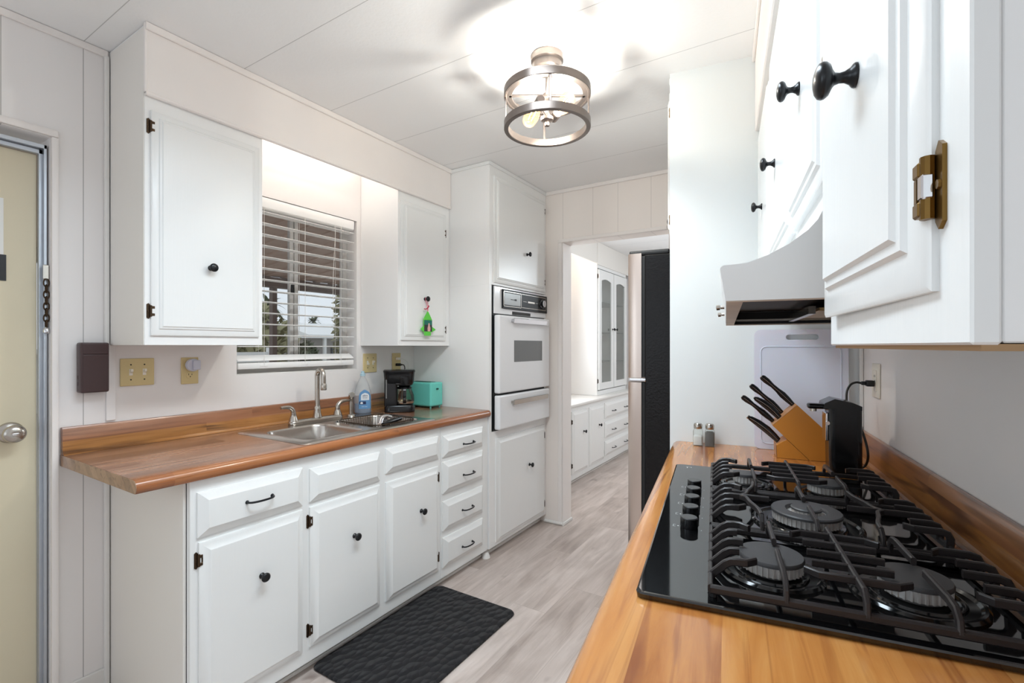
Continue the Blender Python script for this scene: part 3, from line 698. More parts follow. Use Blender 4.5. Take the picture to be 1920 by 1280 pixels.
# coffee maker
CM = Thing('coffee_maker', 'black drip coffee maker with glass carafe beside the toaster', 'coffee maker', (-2.120, 2.098, .9145), rot=math.radians(45), local=True)
def rbox(x0, y0, x1, y1, r, zs, n=5):
    return MB().loft([[(x, y, z) for x, y in (ins(rr(x0, y0, x1, y1, r, n), d) if d else rr(x0, y0, x1, y1, r, n))] for d, z in zs])
CM.part('base', rbox(-.088, -.072, .090, .072, .035, [(-.003, 0), (0, .004), (0, .030), (-.004, .040), (-.012, .044)]), M['blkplastic'])
tw = CM.part('water_tank', rbox(-.088, -.062, -.010, .072, .012, [(0, .040), (-.001, .20)]), M['blkplastic'])
CM.part('level_window', MB().box(-.078, -.0632, .085, -.072, -.0605, .195, .001, 1), M['dialgrey'], tw, label='grey water level strip')
CM.part('brew_head', rbox(-.092, -.070, .090, .074, .030, [(-.012, .163), (-.006, .175), (-.002, .215), (0, .236), (.002, .240), (.002, .247), (-.002, .251)]), M['blkplastic'])
CM.part('filter_cone', MB().lathe([(.030, .152), (.046, .160), (.054, .205), (.054, .215)], (.030, -.022, 0), (0, 0, 1), 28), M['blkplastic'])
CM.part('warming_plate', MB().lathe([(.050, .044), (.050, .047), (.046, .048), (0, .048)], (.030, -.004, 0), (0, 0, 1), 28), M['blkmatte'])
CM.part('feed_spout', MB().box(.045, .0, .150, .066, .012, .164, .002), M['ivory'])
cf = CM.part('carafe', MB().lathe([(.048, .049), (.056, .055), (.0585, .075), (.055, .100), (.045, .125), (.040, .138), (.041, .142)], (.030, -.008, 0), (0, 0, 1), 32), M['carafe'], label='smoky glass carafe')
CM.part('carafe_band', MB().lathe([(.0565, .051), (.0585, .056), (.0595, .064), (.058, .064), (.056, .056)], (.030, -.008, 0), (0, 0, 1), 32), M['nickel'], cf)
CM.part('carafe_lid', MB().lathe([(.043, .137), (.044, .146), (.030, .152), (0, .153)], (.030, -.008, 0), (0, 0, 1), 28), M['blkplastic'], cf)
CM.part('carafe_handle', MB().bar(smooth([(.030, -.045, .146), (.030, -.075, .142), (.030, -.084, .110), (.030, -.080, .075), (.030, -.066, .058)], 5), .020, .011, side=(1, 0, 0)), M['blkplastic'], cf)
# toaster
TO = Thing('toaster', 'teal two-slot toaster beside the black coffee maker', 'toaster', (-2.15, 2.34, .9145))
TO.part('shell', MB().box(-2.262, 2.284, .925, -2.036, 2.402, 1.076, .010, 3), M['teal'])
for yy in (2.322, 2.364): TO.part('slot', MB().box(-2.235, yy - .011, 1.0755, -2.075, yy + .011, 1.0775, .0008, 1), M['tealdark'])
for x in (-2.245, -2.052):
    for yy in (2.30, 2.386): TO.part('foot', MB().cyl((x, yy, .9145), (0, 0, 1), .005, .012, 10), M['teal'])
TO.part('lever', MB().box(-2.0365, 2.335, 1.030, -2.026, 2.351, 1.040, .003), M['tealdark'])

# wall plates
def plate(name, label, y0, y1, z0, z1, mat='almond', fr='L', x=-2.3195, s=1, cat='light switch', group=None):
    T = Thing(name, label, cat, (x, (y0 + y1) / 2, z0), fr, group=group)
    a, b = (x, x + s * .006); T.part('plate', MB().box(min(a, b), y0, z0, max(a, b), y1, z1, .0028, 2), M[mat]); return T
def toggles(T, ys, zc, x, s, ups):
    for yy, up in zip(ys, ups):
        f = x + s * .0065
        T.part('toggle', MB().box(min(f - s * .002, f + s * .0015), yy - .006, zc - .013, max(f - s * .002, f + s * .0015), yy + .006, zc + .013, .0008, 1).prism([(f, yy - .004, zc - .005), (f, yy + .004, zc - .005), (f, yy + .004, zc + .005), (f, yy - .004, zc + .005)], (s * .013, 0, up * .008)), M['ivory'])
        for dz in (-.030, .030): T.part('screw', MB().cyl((f - s * .002, yy, zc + dz), (s, 0, 0), .0028, .0028, 10), M['slot'])
def socket(T, yy, zc, x, s, mat='almond'):
    f = x + s * .0055
    p = T.part('socket_face', MB().loft([[(f, yy + a, zc + b) for a, b in rr(-.016, -.013, .016, .013, .010, 4)], [(f + s * .0025, yy + a, zc + b) for a, b in rr(-.015, -.012, .015, .012, .0095, 4)]]), M[mat])
    h = MB(); g = f + s * .0024
    for dy, hh in ((-.0065, .008), (.0065, .0065)): h.box(min(g, g + s * .0006), yy + dy - .001, zc, max(g, g + s * .0006), yy + dy + .001, zc + hh)
    h.cyl((g, yy, zc - .006), (s, 0, 0), .0024, .0006, 10)
    T.part('slots', h, M['slot'], p)
T = plate('light_switch', 'almond double toggle switch plate below the left wall cabinet', .782, .898, 1.149, 1.259); toggles(T, (.817, .863), 1.204, -2.3195, 1, (1, 1))
T = plate('wall_outlet', 'almond wall outlet with round white plug below left cabinet', .998, 1.067, 1.143, 1.259, cat='outlet'); socket(T, 1.0325, 1.181, -2.3195, 1); socket(T, 1.0325, 1.221, -2.3195, 1)
AF = Thing('air_freshener', 'round white plug-in air freshener in left almond outlet', 'air freshener', (-2.31, 1.036, 1.224))
AF.part('body', MB().lathe([(.020, 0), (.027, .006), (.028, .018), (.026, .024), (0, .025)], (-2.3105, 1.036, 1.226), (1, 0, 0), 28), M['bluewhite'])
AF.part('fin', MB().box(-2.286, 1.030, 1.205, -2.276, 1.060, 1.247, .004), M['bluewhite'])
T = plate('light_switch', 'almond double toggle switch plate behind the soap bottle', 1.990, 2.096, 1.146, 1.262); toggles(T, (2.022, 2.066), 1.205, -2.3195, 1, (-1, 1))
T = plate('wall_outlet', 'almond wall outlet above the black coffee maker', 2.228, 2.302, 1.146, 1.262, cat='outlet'); socket(T, 2.262, 1.186, -2.3195, 1); socket(T, 2.262, 1.226, -2.3195, 1)
PC = Thing('power_cord', 'black coffee maker cord plugged into the almond outlet', 'cord', (-2.30, 2.262, 1.186))
PC.part('plug', MB().box(-2.3105, 2.250, 1.178, -2.278, 2.272, 1.196, .004).box(-2.280, 2.256, 1.182, -2.262, 2.268, 1.192, .003), M['rubber'])
PC.part('cable', MB().tube(smooth([(-2.265, 2.262, 1.187), (-2.245, 2.262, 1.184), (-2.228, 2.252, 1.16), (-2.222, 2.235, 1.10), (-2.222, 2.220, 1.02), (-2.222, 2.21, .93)], 6), .0032, 8), M['rubber'])
PW = Thing('phone_charger', 'thin white charger cord in upper socket above the coffee maker', 'charger', (-2.30, 2.262, 1.226))
PW.part('plug', MB().box(-2.3105, 2.252, 1.218, -2.285, 2.273, 1.234, .003), M['ivory'])
PW.part('cable', MB().tube(smooth([(-2.286, 2.264, 1.226), (-2.268, 2.285, 1.222), (-2.262, 2.315, 1.20), (-2.268, 2.325, 1.16), (-2.275, 2.322, 1.10), (-2.285, 2.318, 1.02), (-2.287, 2.318, .93)], 6), .0022, 8), M['cordw'])

# upper cabinets
XU = -2.006
K = Thing('wall_cabinet', 'white one-door wall cabinet left of the window', 'cabinet', (-2.16, .96, 1.312))
K.part('carcass', MB().box(-2.3185, .7485, 1.312, XU, 1.178, 2.448, .001, 1), M['cab_side'])
K.part('end_panel', MB().box(-2.298, .7465, 1.313, XU - .002, .7483, 2.44), M['cream'], label='plain cream end panel')
door(K, XU, 1, .766, 1.160, 1.347, 2.150, 'upper', kn=(.960, 1.612), hinges=[(-1, 2.093), (-1, 1.434)])
K = Thing('wall_cabinet', 'white one-door wall cabinet beside the oven tower', 'cabinet', (-2.16, 2.2, 1.310))
K.part('carcass', MB().box(-2.3185, 1.974, 1.310, XU, 2.4275, 2.448, .001, 1), M['cab_side'])
door(K, XU, 1, 1.992, 2.384, 1.342, 2.146, 'upper', kn=(2.178, 1.592), hinges=[(1, 2.03), (1, 1.412)])
OR = Thing('rocket_ornament', 'green paper rocket with photo hung from cabinet knob', 'ornament', (-1.966, 2.183, 1.37))
x = -1.972
OR.part('rocket_body', MB().prism([(x, 2.145, 1.466), (x, 2.222, 1.466), (x, 2.205, 1.492), (x, 2.186, 1.518), (x, 2.182, 1.518), (x, 2.163, 1.492)], (.003, 0, 0)).box(x, 2.150, 1.394, x + .003, 2.220, 1.467).box(x + .0002, 2.154, 1.371, x + .0028, 2.211, 1.395)
        .prism([(x, 2.150, 1.430), (x, 2.123, 1.412), (x, 2.124, 1.408), (x, 2.150, 1.392)], (.003, 0, 0)).prism([(x, 2.220, 1.426), (x, 2.253, 1.411), (x, 2.252, 1.406), (x, 2.220, 1.393)], (.003, 0, 0)), M['green'])
ph = OR.part('photo', MB().box(x + .0031, 2.151, 1.396, x + .0038, 2.220, 1.464), M['photodark'], label='small photo of a person in pale clothes')
OR.part('photo_backdrop', MB().box(x + .0039, 2.151, 1.436, x + .0043, 2.220, 1.464), M['phototeal'], ph)
OR.part('photo_figure', MB().prism([(x + .0044, 2.180, 1.397), (x + .0044, 2.203, 1.397), (x + .0044, 2.205, 1.418), (x + .0044, 2.199, 1.432), (x + .0044, 2.198, 1.446), (x + .0044, 2.187, 1.446), (x + .0044, 2.185, 1.432), (x + .0044, 2.179, 1.416)], (.0004, 0, 0)), M['photoskin'], ph)
OR.part('ribbon', MB().tube(smooth([(-1.970, 2.184, 1.516), (-1.970, 2.178, 1.55), (-1.976, 2.170, 1.59), (-1.976, 2.178, 1.600), (-1.976, 2.186, 1.59), (-1.970, 2.186, 1.55), (-1.970, 2.185, 1.516)], 4), .0016, 6), M['pink'])
OR.part('ribbon_bow', MB().tube(smooth([(-1.969, 2.152, 1.531), (-1.968, 2.160, 1.529), (-1.967, 2.176, 1.535), (-1.967, 2.190, 1.547), (-1.968, 2.188, 1.553)], 4), .003, 8), M['crimson'])
# lights hidden up behind the soffit boards
SL = Thing('tube_light', 'lit tube lamp hidden up behind soffit over sink window', 'light', (-2.16, 1.575, 2.39))
SL.part('housing', MB().box(-2.20, 1.24, 2.425, -2.12, 1.91, 2.449, .004), M['trim'])
SL.part('tube', MB().cyl((-2.16, 1.27, 2.408), (0, 1, 0), .013, .61, 14), M['tube'])

# oven tower
XT = -1.690
K = Thing('oven_cabinet', 'tall white cabinet tower built around the wall oven', 'cabinet', (-2.0, 2.8, 0))
cc = MB().box(-2.3185, 2.430, .055, XT, 3.168, .775, .001, 1).box(-2.3185, 2.430, 1.690, XT, 3.168, 2.449, .001, 1)
cc.box(-2.3185, 2.430, .775, XT, 2.455, 1.690).box(-2.3185, 3.145, .775, XT, 3.168, 1.690)
K.part('carcass', cc, M['cab_side'])
K.part('crown', MB().bar([(XT + .005, 2.424, 2.437), (XT + .005, 3.168, 2.437)], .010, .022).bar([(-2.318, 2.4255, 2.437), (XT + .008, 2.4255, 2.437)], .008, .022), M['cab'])
K.part('toe_kick', MB().box(-1.752, 2.434, 0, -1.740, 3.168, .055).bar([(-1.735, 2.430, .009), (-1.735, 3.15, .009)], .010, .018, c=.35).lathe([(.026, 0), (.022, .02), (.012, .034), (0, .036)], (-1.716, 2.431, 0), (0, 0, 1), 16), M['trim'])
door(K, XT, 1, 2.476, 3.142, 1.706, 2.372, 'upper', kn=(2.860, 1.938), hinges=[(1, 2.302), (1, 1.776)], label='upper white door')
door(K, XT, 1, 2.494, 3.136, .078, .728, 'base', kn=(2.888, .487), hinges=[(1, .650), (1, .142)], label='lower white door')
OV = Thing('wall_oven', 'white vintage wall oven with black control panel', 'oven', (-1.9, 2.8, .78))
OV.part('oven_box', MB().box(-2.20, 2.458, .780, XT - .001, 3.142, 1.685), M['panelblk'])
tp = OV.part('control_trim', MB().box(XT - .001, 2.474, 1.512, XT + .010, 3.150, 1.684, .003), M['enamel'], label='white enamel surround')
cp = OV.part('control_panel', MB().box(XT + .0102, 2.552, 1.548, XT + .022, 3.148, 1.672, .003), M['panelblk'], label='black control panel')
xq = XT + .0222
OV.part('clock', MB().box(xq, 2.566, 1.572, xq + .002, 2.766, 1.650, .001, 1), M['dialgrey'], cp)
ol = MB()
for a, b, c, d in ((2.556, 2.776, 1.562, 1.566), (2.556, 2.776, 1.656, 1.660), (2.556, 2.560, 1.562, 1.660), (2.772, 2.776, 1.562, 1.660), (2.780, 3.125, 1.566, 1.569), (2.780, 3.125, 1.656, 1.659), (3.122, 3.125, 1.566, 1.659)): ol.box(xq, a, c, xq + .0025, b, d)
OV.part('chrome_outline', ol, M['nickel'], cp)
OV.part('clock_hands', MB().box(xq + .002, 2.640, 1.6085, xq + .003, 2.700, 1.6125).box(xq + .002, 2.69, 1.606, xq + .004, 2.712, 1.616), M['blkmatte'], cp)
OV.part('nameplate', MB().box(xq, 2.80, 1.609, xq + .001, 2.850, 1.611).box(xq, 2.865, 1.604, xq + .0012, 2.960, 1.616, .0004, 1).box(xq, 2.972, 1.609, xq + .001, 3.01, 1.611), M['nickel'], cp)
OV.part('dial', MB().lathe([(.036, 0), (.034, .006), (.025, .009), (.023, .020), (.020, .022), (0, .022)], (xq, 3.065, 1.612), (1, 0, 0), 28), M['blkplastic'], cp)
OV.part('dial_ring', MB().lathe([(.0205, .0222), (.0235, .021), (.0235, .0235), (.0205, .0245)], (xq, 3.065, 1.612), (1, 0, 0), 28), M['chrome'], cp)
OV.part('vent', MB().box(XT + .0102, 2.68, 1.515, XT + .0112, 2.92, 1.536), M['slot'], tp)
OV.part('gap_liner', MB().box(XT - .0005, 2.462, .782, XT + .004, 3.10, 1.505), M['panelblk'])
od = OV.part('oven_door', MB().box(XT + .006, 2.470, 1.013, XT + .050, 3.136, 1.503, .010, 3), M['enamel'], label='white enamel oven door')
OV.part('door_window', MB().box(XT + .0495, 2.640, 1.205, XT + .0512, 3.018, 1.345, .0006, 1), M['ovenglass'], od)
def strap(z, t=0):
    h = MB(); x0 = XT + .050
    for yy in (2.612, 3.052): h.box(x0, yy - .008, z - .008, x0 + .022, yy + .008, z + .008, .002, 1)
    h.prism([(x0 + .018, 2.600, z - .016), (x0 + .026, 2.600, z - .017), (x0 + .030, 2.600, z + .012), (x0 + .022, 2.600, z + .015)], (0, .464, 0)); return h
OV.part('door_handle', strap(1.473), M['chrome'], od)
ob = OV.part('broiler_drawer', MB().box(XT + .006, 2.472, .786, XT + .050, 3.136, 1.000, .010, 3), M['enamel'], label='white enamel lower drawer')
OV.part('drawer_handle', strap(.950), M['nickel'], ob)

# rug
RG = MB(); lp = rr(-1.727, 1.218, -1.232, 2.000, .035, 6)
RG.loft([[(x, y, z) for x, y in l] for l, z in ((lp, .001), (ins(lp, .003), .006), (lp, .012), (ins(lp, -.006), .014))])
single('floor_mat', RG, M['rug'], 'black bumpy kitchen mat on floor before the sink', 'mat', (-1.48, 1.6, 0), angle=60)

# ceiling lamp
LX, LY = LAMP
L = Thing('ceiling_lamp', 'round open-frame pewter ceiling lamp with two bulbs', 'lamp', (LX, LY, CZ))
L.part('canopy', MB().lathe([(.064, 2.449), (.064, 2.425), (.058, 2.420), (.056, 2.416), (.056, 2.395), (.050, 2.390), (0, 2.390)], (LX, LY, 0), (0, 0, 1), 40), M['lampmetal'])
L.part('stem', MB().cyl((LX, LY, 2.200), (0, 0, 1), .007, .195, 14), M['lampmetal'])
rg = L.part('upper_ring', MB().ring((LX, LY), .158, .170, 2.286, 2.318).ring((LX, LY), .139, .160, 2.290, 2.297, 48, .001), M['lampmetal'])
L.part('lower_ring', MB().ring((LX, LY), .152, .170, 2.160, 2.190), M['lampmetal'])
ca, sa = math.cos(math.radians(32.1)), math.sin(math.radians(32.1))
for k in range(4):
    a = math.radians(32.1 + 90 * k); c, s = math.cos(a), math.sin(a)
    L.part('strut', MB().box(-.005, -.003, 2.186, .005, .003, 2.290, .001, 1).xf(Matrix.Translation((LX + c * .163, LY + s * .163, 0)) @ Matrix.Rotation(a + math.pi / 2, 4, 'Z')), M['lampmetal'])
    L.part('spoke', MB().box(.012, -.007, 2.290, .150, .007, 2.296, .001, 1).xf(Matrix.Translation((LX, LY, 0)) @ Matrix.Rotation(a, 4, 'Z')), M['lampmetal'])
L.part('hub', MB().lathe([(0, 2.172), (.009, 2.174), (.011, 2.182), (.008, 2.190), (.024, 2.196), (.026, 2.206), (.016, 2.214), (.008, 2.226)], (LX, LY, 0), (0, 0, 1), 24), M['lampmetal'])
L.part('hub_collar', MB().lathe([(.013, 2.283), (.016, 2.288), (.016, 2.299), (.011, 2.304)], (LX, LY, 0), (0, 0, 1), 24), M['lampmetal'])
for (sx, sy), (tx, ty) in (((-.852, 1.560), (-.985, 1.690)), ((-.885, 1.722), (-.745, 1.588))):
    p = Vector((sx, sy, 2.222)); q = Vector((tx, ty, 2.214)); d = (q - p).normalized()
    so = L.part('socket', MB().lathe([(.015, 0), (.0175, .004), (.0175, .052), (.015, .056)], p, d, 20).bar([p + d * .03, (LX, LY, 2.210)], .008, .008, side=(0, 0, 1)), M['lampmetal'])
    ln = (q - p).length
    bl = L.part('bulb', MB().lathe([(.013, .052), (.015, .066), (.024, .088), (.029, .110), (.0295, .135), (.027, ln - .020), (.019, ln - .007), (.008, ln - .001), (0, ln)], p, d, 24), M['bulb'], so, label='glowing clear filament bulb', angle=60)
    fm = MB(); u = d.cross(Vector((0, 0, 1))).normalized()
    for k in range(4):
        a = 2 * math.pi * k / 4 + .4; off = u * math.cos(a) * .009 + Vector((0, 0, 1)) * math.sin(a) * .009
        fm.tube([p + d * .075 + off * .7, p + d * .100 + off * 1.2, p + d * .145 + off], .0011, 6)
    L.part('filament', fm, M['fil'], so)
    lamp('bulb_light', 'POINT', p + d * .115, 4.5, WARM, shadow_soft_size=.016)

# ================================================================== right run (axes of the cooktop wall)
R = 'R'
K = Thing('base_cabinet', 'white base cabinet carrying the honey wood cooktop counter', 'cabinet', (.14, 1.2, 0), R)
K.part('carcass', MB().box(-.150, .29, .06, .4535, 2.107, .873, .001, 1), M['cab'])
K.part('toe_kick', MB().box(-.10, .30, 0, .44, 2.10, .06), M['trim'])
for a, b in ((.32, .88), (.92, 1.48), (1.52, 2.08)): door(K, -.150, -1, a, b, .10, .84, 'base', kn=((a + b) / 2, .52))
CT = Thing('countertop', 'honey coloured butcher-block counter around the black cooktop', 'countertop', (.14, 1.2, .874), R)
xa, xb, ya, yb = -.176, -.204, .25, 2.108
ns = [(.060, .874), (.060, .914), (.030, .914), (.016, .912), (.006, .905), (0, .894), (.002, .883), (.010, .874)]
CT.part('front_nosing', MB().loft([[(xa + a, ya, z) for a, z in ns], [(xb + a, yb, z) for a, z in ns]]), M['woodR'], label='rounded front edge')
CT.part('top_slab', MB().prism([(xa + .060, ya, .874), (.4535, ya, .874), (.4535, yb, .874), (xb + .060, yb, .874)], (0, 0, .040)), M['woodR'])
CT.part('backsplash', MB().prism([(x, ya, z) for x, z in [(.4535, .9145), (.420, .9145), (.428, .917), (.434, .925), (.436, 1.000), (.440, 1.008), (.447, 1.010), (.4535, 1.008)]], (0, yb - .014 - ya, 0)), M['woodB'])

# cooktop
G = Thing('gas_cooktop', 'black glass five-burner gas cooktop set in honey counter', 'cooktop', (.12, 1.21, .9145), R, rot=.0205)
gl = rr(-.139, .772, .392, 1.655, .012, 4)
G.part('glass_top', MB().loft([[(x, y, z) for x, y in l] for l, z in ((ins(gl, -.006), .9148), (ins(gl, -.001), .916), (gl, .9225), (ins(gl, -.0015), .9252), (ins(gl, -.004), .926))]), M['glassblk'])
def gear(mb, x, y, z0, z1, r, n):
    lp = []
    for k in range(n):
        for f, rad in ((0, r), (.30, r), (.36, r - .0022), (.94, r - .0022)):
            a = 2 * math.pi * (k + f) / n; lp.append((x + rad * math.cos(a), y + rad * math.sin(a)))
    return mb.loft([[(px, py, z) for px, py in lp] for z in (z0, z1)])
def burner(x, y, rc, rp, dual=False):
    b = G.part('burner', MB().lathe([(rp * .42, .9262), (rp, .9262), (rp, .929), (rp - .004, .9325), (rp - .008, .9325), (rp - .012, .9285), (rp * .72, .928), (rp * .70, .931), (rp * .66, .931), (rp * .6, .9275), (rp * .42, .9285)], (x, y, 0), (0, 0, 1), 48), M['pan'], label='glossy black burner dish')
    hd = MB().lathe([(rc * .72, .928), (rc * .80, .930), (rc * .90, .936), (rc * .70, .937)], (x, y, 0), (0, 0, 1), 40)
    gear(hd, x, y, .935, .9505, rc * .97, max(18, int(rc * 700)))
    G.part('burner_head', hd, M['ring'], b, label='toothed bright burner ring')
    if not dual:
        G.part('burner_cap', MB().lathe([(rc * .90, .9503), (rc, .9513), (rc, .9555), (rc * .97, .958), (rc * .4, .9586), (0, .9584)], (x, y, 0), (0, 0, 1), 48), M['cap'], b)
    else:
        G.part('burner_cap', MB().lathe([(rc * .90, .9503), (rc, .9513), (rc, .9555), (rc * .97, .958), (rc * .60, .9582), (rc * .56, .955), (rc * .56, .9503)], (x, y, 0), (0, 0, 1), 48), M['cap'], b)
        gear_mb = gear(MB(), x, y, .948, .9585, rc * .42, 22)
        G.part('inner_ring', gear_mb, M['ring'], b)
        G.part('inner_cap', MB().lathe([(rc * .38, .9583), (rc * .44, .9588), (rc * .44, .962), (rc * .40, .9640), (0, .9642)], (x, y, 0), (0, 0, 1), 36), M['cap'], b)
for a in ((.064, .925, .050, .080), (.258, .920, .047, .086), (.158, 1.200, .067, .105, True), (.053, 1.482, .030, .072), (.243, 1.462, .044, .072)): burner(*a)
ZB, ZT = .9385, .9668
def grate(yc, mid):
    g = MB(); H = .134; W_, Hh = .0074, .0125
    x0, x1 = -.030, .374
    for sy in (-1, 1): g.bar([(x0, yc + sy * H, ZB), (x1, yc + sy * H, ZB)], W_ + .003, Hh)
    for xx in (x0, x1): g.bar([(xx, yc - H, ZB), (xx, yc + H, ZB)], W_, Hh)
    root = G.part('grate', g, M['iron'], label='black cast iron pan grate')
    for xx in (x0 + .004, x1 - .004):
        for sy in (-1, 1): G.part('rubber_foot', MB().cyl((xx, yc + sy * (H - .004), .9263), (0, 0, 1), .006, .007, 10), M['blkmatte'], root)
    f = 'finger'
    for k in range(-2, 3):
        y = yc + k * .0435; tow = -1 if k > 0 else 1
        lf = [(x0, y, ZB), (x0 + .022, y, ZT - .006), (x0 + .030, y, ZT - .001), (x0 + .040, y, ZT), (x0 + .052 - .008 * (abs(k) == 1), y, ZT)]
        if abs(k) == 2: lf.append((x0 + .066, y + tow * .014, ZT))
        if mid and k == 0: lf += [(.04, y, ZT), (.088, y, ZT)]
        G.part(f, MB().bar(lf, W_, Hh), M['iron'], root)
        rt = [(x1, y, ZB), (x1 + .001, y, ZT - .011), (x1 - .003, y, ZT - .003), (x1 - .012, y, ZT), (x1 - .054 + .008 * (abs(k) == 1), y, ZT)]
        if abs(k) == 2: rt.append((x1 - .066, y + tow * .012, ZT))
        if mid and k == 0: rt += [(.30, y, ZT), (.235, y, ZT)]
        G.part(f, MB().bar(rt, W_, Hh, side=(0, 1, 0)), M['iron'], root)
        if not mid:
            cbar = [(.118, y, ZT), (.168, y, ZT), (.224, y, ZT)]
            if abs(k) == 2: cbar = [(.104, y + tow * .013, ZT), (.120, y, ZT), (.168, y, ZT), (.218, y, ZT), (.236, y + tow * .013, ZT)]
            G.part(f, MB().bar(cbar, W_ - .001, Hh - .001), M['iron'], root)
    if not mid:
        G.part('spine', MB().bar([(.169, yc - H, ZB), (.169, yc - H + .002, ZT - .011), (.169, yc - H + .012, ZT), (.169, yc + H - .012, ZT), (.169, yc + H - .002, ZT - .011), (.169, yc + H, ZB)], W_, Hh, side=(1, 0, 0)), M['iron'], root)
    else:
        for sy in (-1, 1):
            G.part('prong', MB().bar([(.160, yc + sy * H, ZB), (.160, yc + sy * (H - .002), ZT - .011), (.160, yc + sy * (H - .014), ZT), (.160, yc + sy * .030, ZT)], W_, Hh, side=(1, 0, 0)), M['iron'], root)
            for xs, d in ((.030, 1), (.296, -1)):
                arm = smooth([(xs, yc, ZT), (xs + d * .012, yc + sy * .014, ZT), (xs + d * .018, yc + sy * .045, ZT), (xs + d * .030, yc + sy * .085, ZT), (xs + d * .034, yc + sy * (H - .012), ZT)], 4)
                G.part('curved_arm', MB().bar(arm, W_, Hh), M['iron'], root)
                G.part('riser', MB().bar([(xs + d * .034, yc + sy * (H - .014), ZT), (xs + d * .034, yc + sy * (H - .003), ZT - .010), (xs + d * .034, yc + sy * H, ZB)], W_, Hh, side=(1, 0, 0)), M['iron'], root)
    if not mid:
        for xx in (.072, .268):
            for sy in (-1, 1):
                G.part('prong', MB().bar([(xx, yc + sy * H, ZB), (xx, yc + sy * (H - .002), ZT - .013), (xx, yc + sy * (H - .012), ZT - .003), (xx, yc + sy * (H - .03), ZT), (xx, yc + sy * .022, ZT)], W_, Hh, side=(1, 0, 0)), M['iron'], root)
grate(.932, False); grate(1.213, True); grate(1.498, False)
for y in (1.085, 1.163, 1.242, 1.315, 1.388):
    xk = -.0735
    kn_ = G.part('control_knob', MB().lathe([(.0175, .9262), (.0180, .930), (.0172, .947), (.0160, .9485), (0, .9485)], (xk, y, 0), (0, 0, 1), 32), M['blkplastic'])
    G.part('knob_rim', MB().lathe([(.0160, .9484), (.0176, .9472), (.0178, .9466), (.0172, .9462), (.0158, .9480)], (xk, y, 0), (0, 0, 1), 32), M['blkmatte'], kn_)
    mk = MB()
    mk.box(xk - .032, y - .006, .9261, xk - .027, y - .0052, .9264).box(xk - .032, y + .0052, .9261, xk - .027, y + .006, .9264).box(xk - .0322, y - .006, .9261, xk - .0314, y + .006, .9264)
    mk.box(xk - .0235, y - .002, .9261, xk - .0205, y + .001, .9264).box(xk + .0235, y - .012, .9261, xk + .0255, y - .010, .9264)
    G.part('printed_mark', mk, M['mark'])
G.part('printed_emblem', MB().box(-.106, 1.620, .9261, -.090, 1.6215, .9264).box(-.103, 1.606, .9261, -.1015, 1.620, .9264).box(-.0915, 1.614, .9261, -.090, 1.620, .9264), M['mark'])

# range hood
H = Thing('range_hood', 'white curved range hood with dark underside above cooktop', 'range hood', (.2, 1.28, 1.378), R)
ya, yb = .800, 1.745
curve = [(0, 1.378), (-.008, 1.428), (-.004, 1.4325), (.029, 1.434), (.057, 1.444), (.084, 1.458), (.108, 1.476), (.120, 1.490), (.1275, 1.5065)]
side = curve + [(.4525, 1.5065), (.4525, 1.378)]
hd = H.part('side_panel', MB().prism([(x, ya, z) for x, z in side], (0, .004, 0)), M['hood'], label='curved side panel facing the room')
H.part('side_panel', MB().prism([(x, yb - .004, z) for x, z in side], (0, .004, 0)), M['hood'])
sk = curve + [(x + .004, z - .003) for x, z in reversed(curve[1:])] + [(.004, 1.378)]
H.part('canopy', MB().prism([(x, ya + .004, z) for x, z in sk], (0, yb - ya - .008, 0)), M['hood'])
H.part('back_panel', MB().box(.4485, ya + .004, 1.378, .4525, yb - .004, 1.5065), M['darkin'])
H.part('lining', MB().box(.006, ya + .005, 1.420, .448, yb - .005, 1.424).box(.012, ya + .005, 1.381, .016, yb - .005, 1.419).box(.016, ya + .0045, 1.381, .448, ya + .008, 1.419).box(.016, yb - .008, 1.381, .448, yb - .0045, 1.419), M['darkin'], label='dark lining')  # plain dark plates inside the hood
H.part('bottom_lip', MB().box(.001, ya + .004, 1.3765, .024, yb - .004, 1.3795).box(.024, ya + .004, 1.3765, .448, ya + .012, 1.3795).box(.024, yb - .018, 1.3765, .448, yb - .004, 1.3795), M['rust'], label='worn beige lower lip')
H.part('filter', MB().box(.20, 1.32, 1.392, .42, 1.66, 1.400, .001, 1), M['filter'], label='aluminium mesh grease filter')
H.part('filter_rail', MB().box(.03, 1.700, 1.388, .44, 1.712, 1.394).box(.176, 1.30, 1.384, .190, 1.70, 1.402), M['nickel'])
for y in (1.22, 1.50): H.part('switch_knob', MB().lathe([(.005, 0), (.004, .008), (.006, .010), (.006, .017), (0, .018)], (-.003, y, 1.400), (-1, 0, -.1), 14), M['nickel'])

# cabinets over the cooktop
XN, XH = .125, .130
K = Thing('wall_cabinet', 'white three-door wall cabinet above the range hood', 'cabinet', (.29, 1.42, 1.508), R)
K.part('carcass', MB().box(XH, .7425, 1.508, .4535, 2.107, 2.1465, .001, 1), M['cab'])
door(K, XH, -1, .757, 1.100, 1.537, 2.120, 'upper', kn=(.918, 1.735), hinges=[(-1, 1.683)], hmat='brass')
door(K, XH, -1, 1.116, 1.556, 1.537, 2.120, 'upper', kn=(1.350, 1.762))
door(K, XH, -1, 1.590, 2.068, 1.537, 2.120, 'upper', kn=(1.805, 1.775))
K = Thing('wall_cabinet', 'nearest white wall cabinet at the right edge', 'cabinet', (.29, .54, 1.308), R)
K.part('face_frame', MB().box(XN, .349, 1.3105, .1385, .7390, 2.1465, .0015, 1), M['cab'])
K.part('carcass', MB().box(.1390, .3505, 1.3115, .4535, .7390, 2.1465, .001, 1), M['cab_side'])
K.part('bottom_panel', MB().box(.1300, .3505, 1.3070, .4535, .7380, 1.3110), M['ply'], label='raw brown plywood bottom')
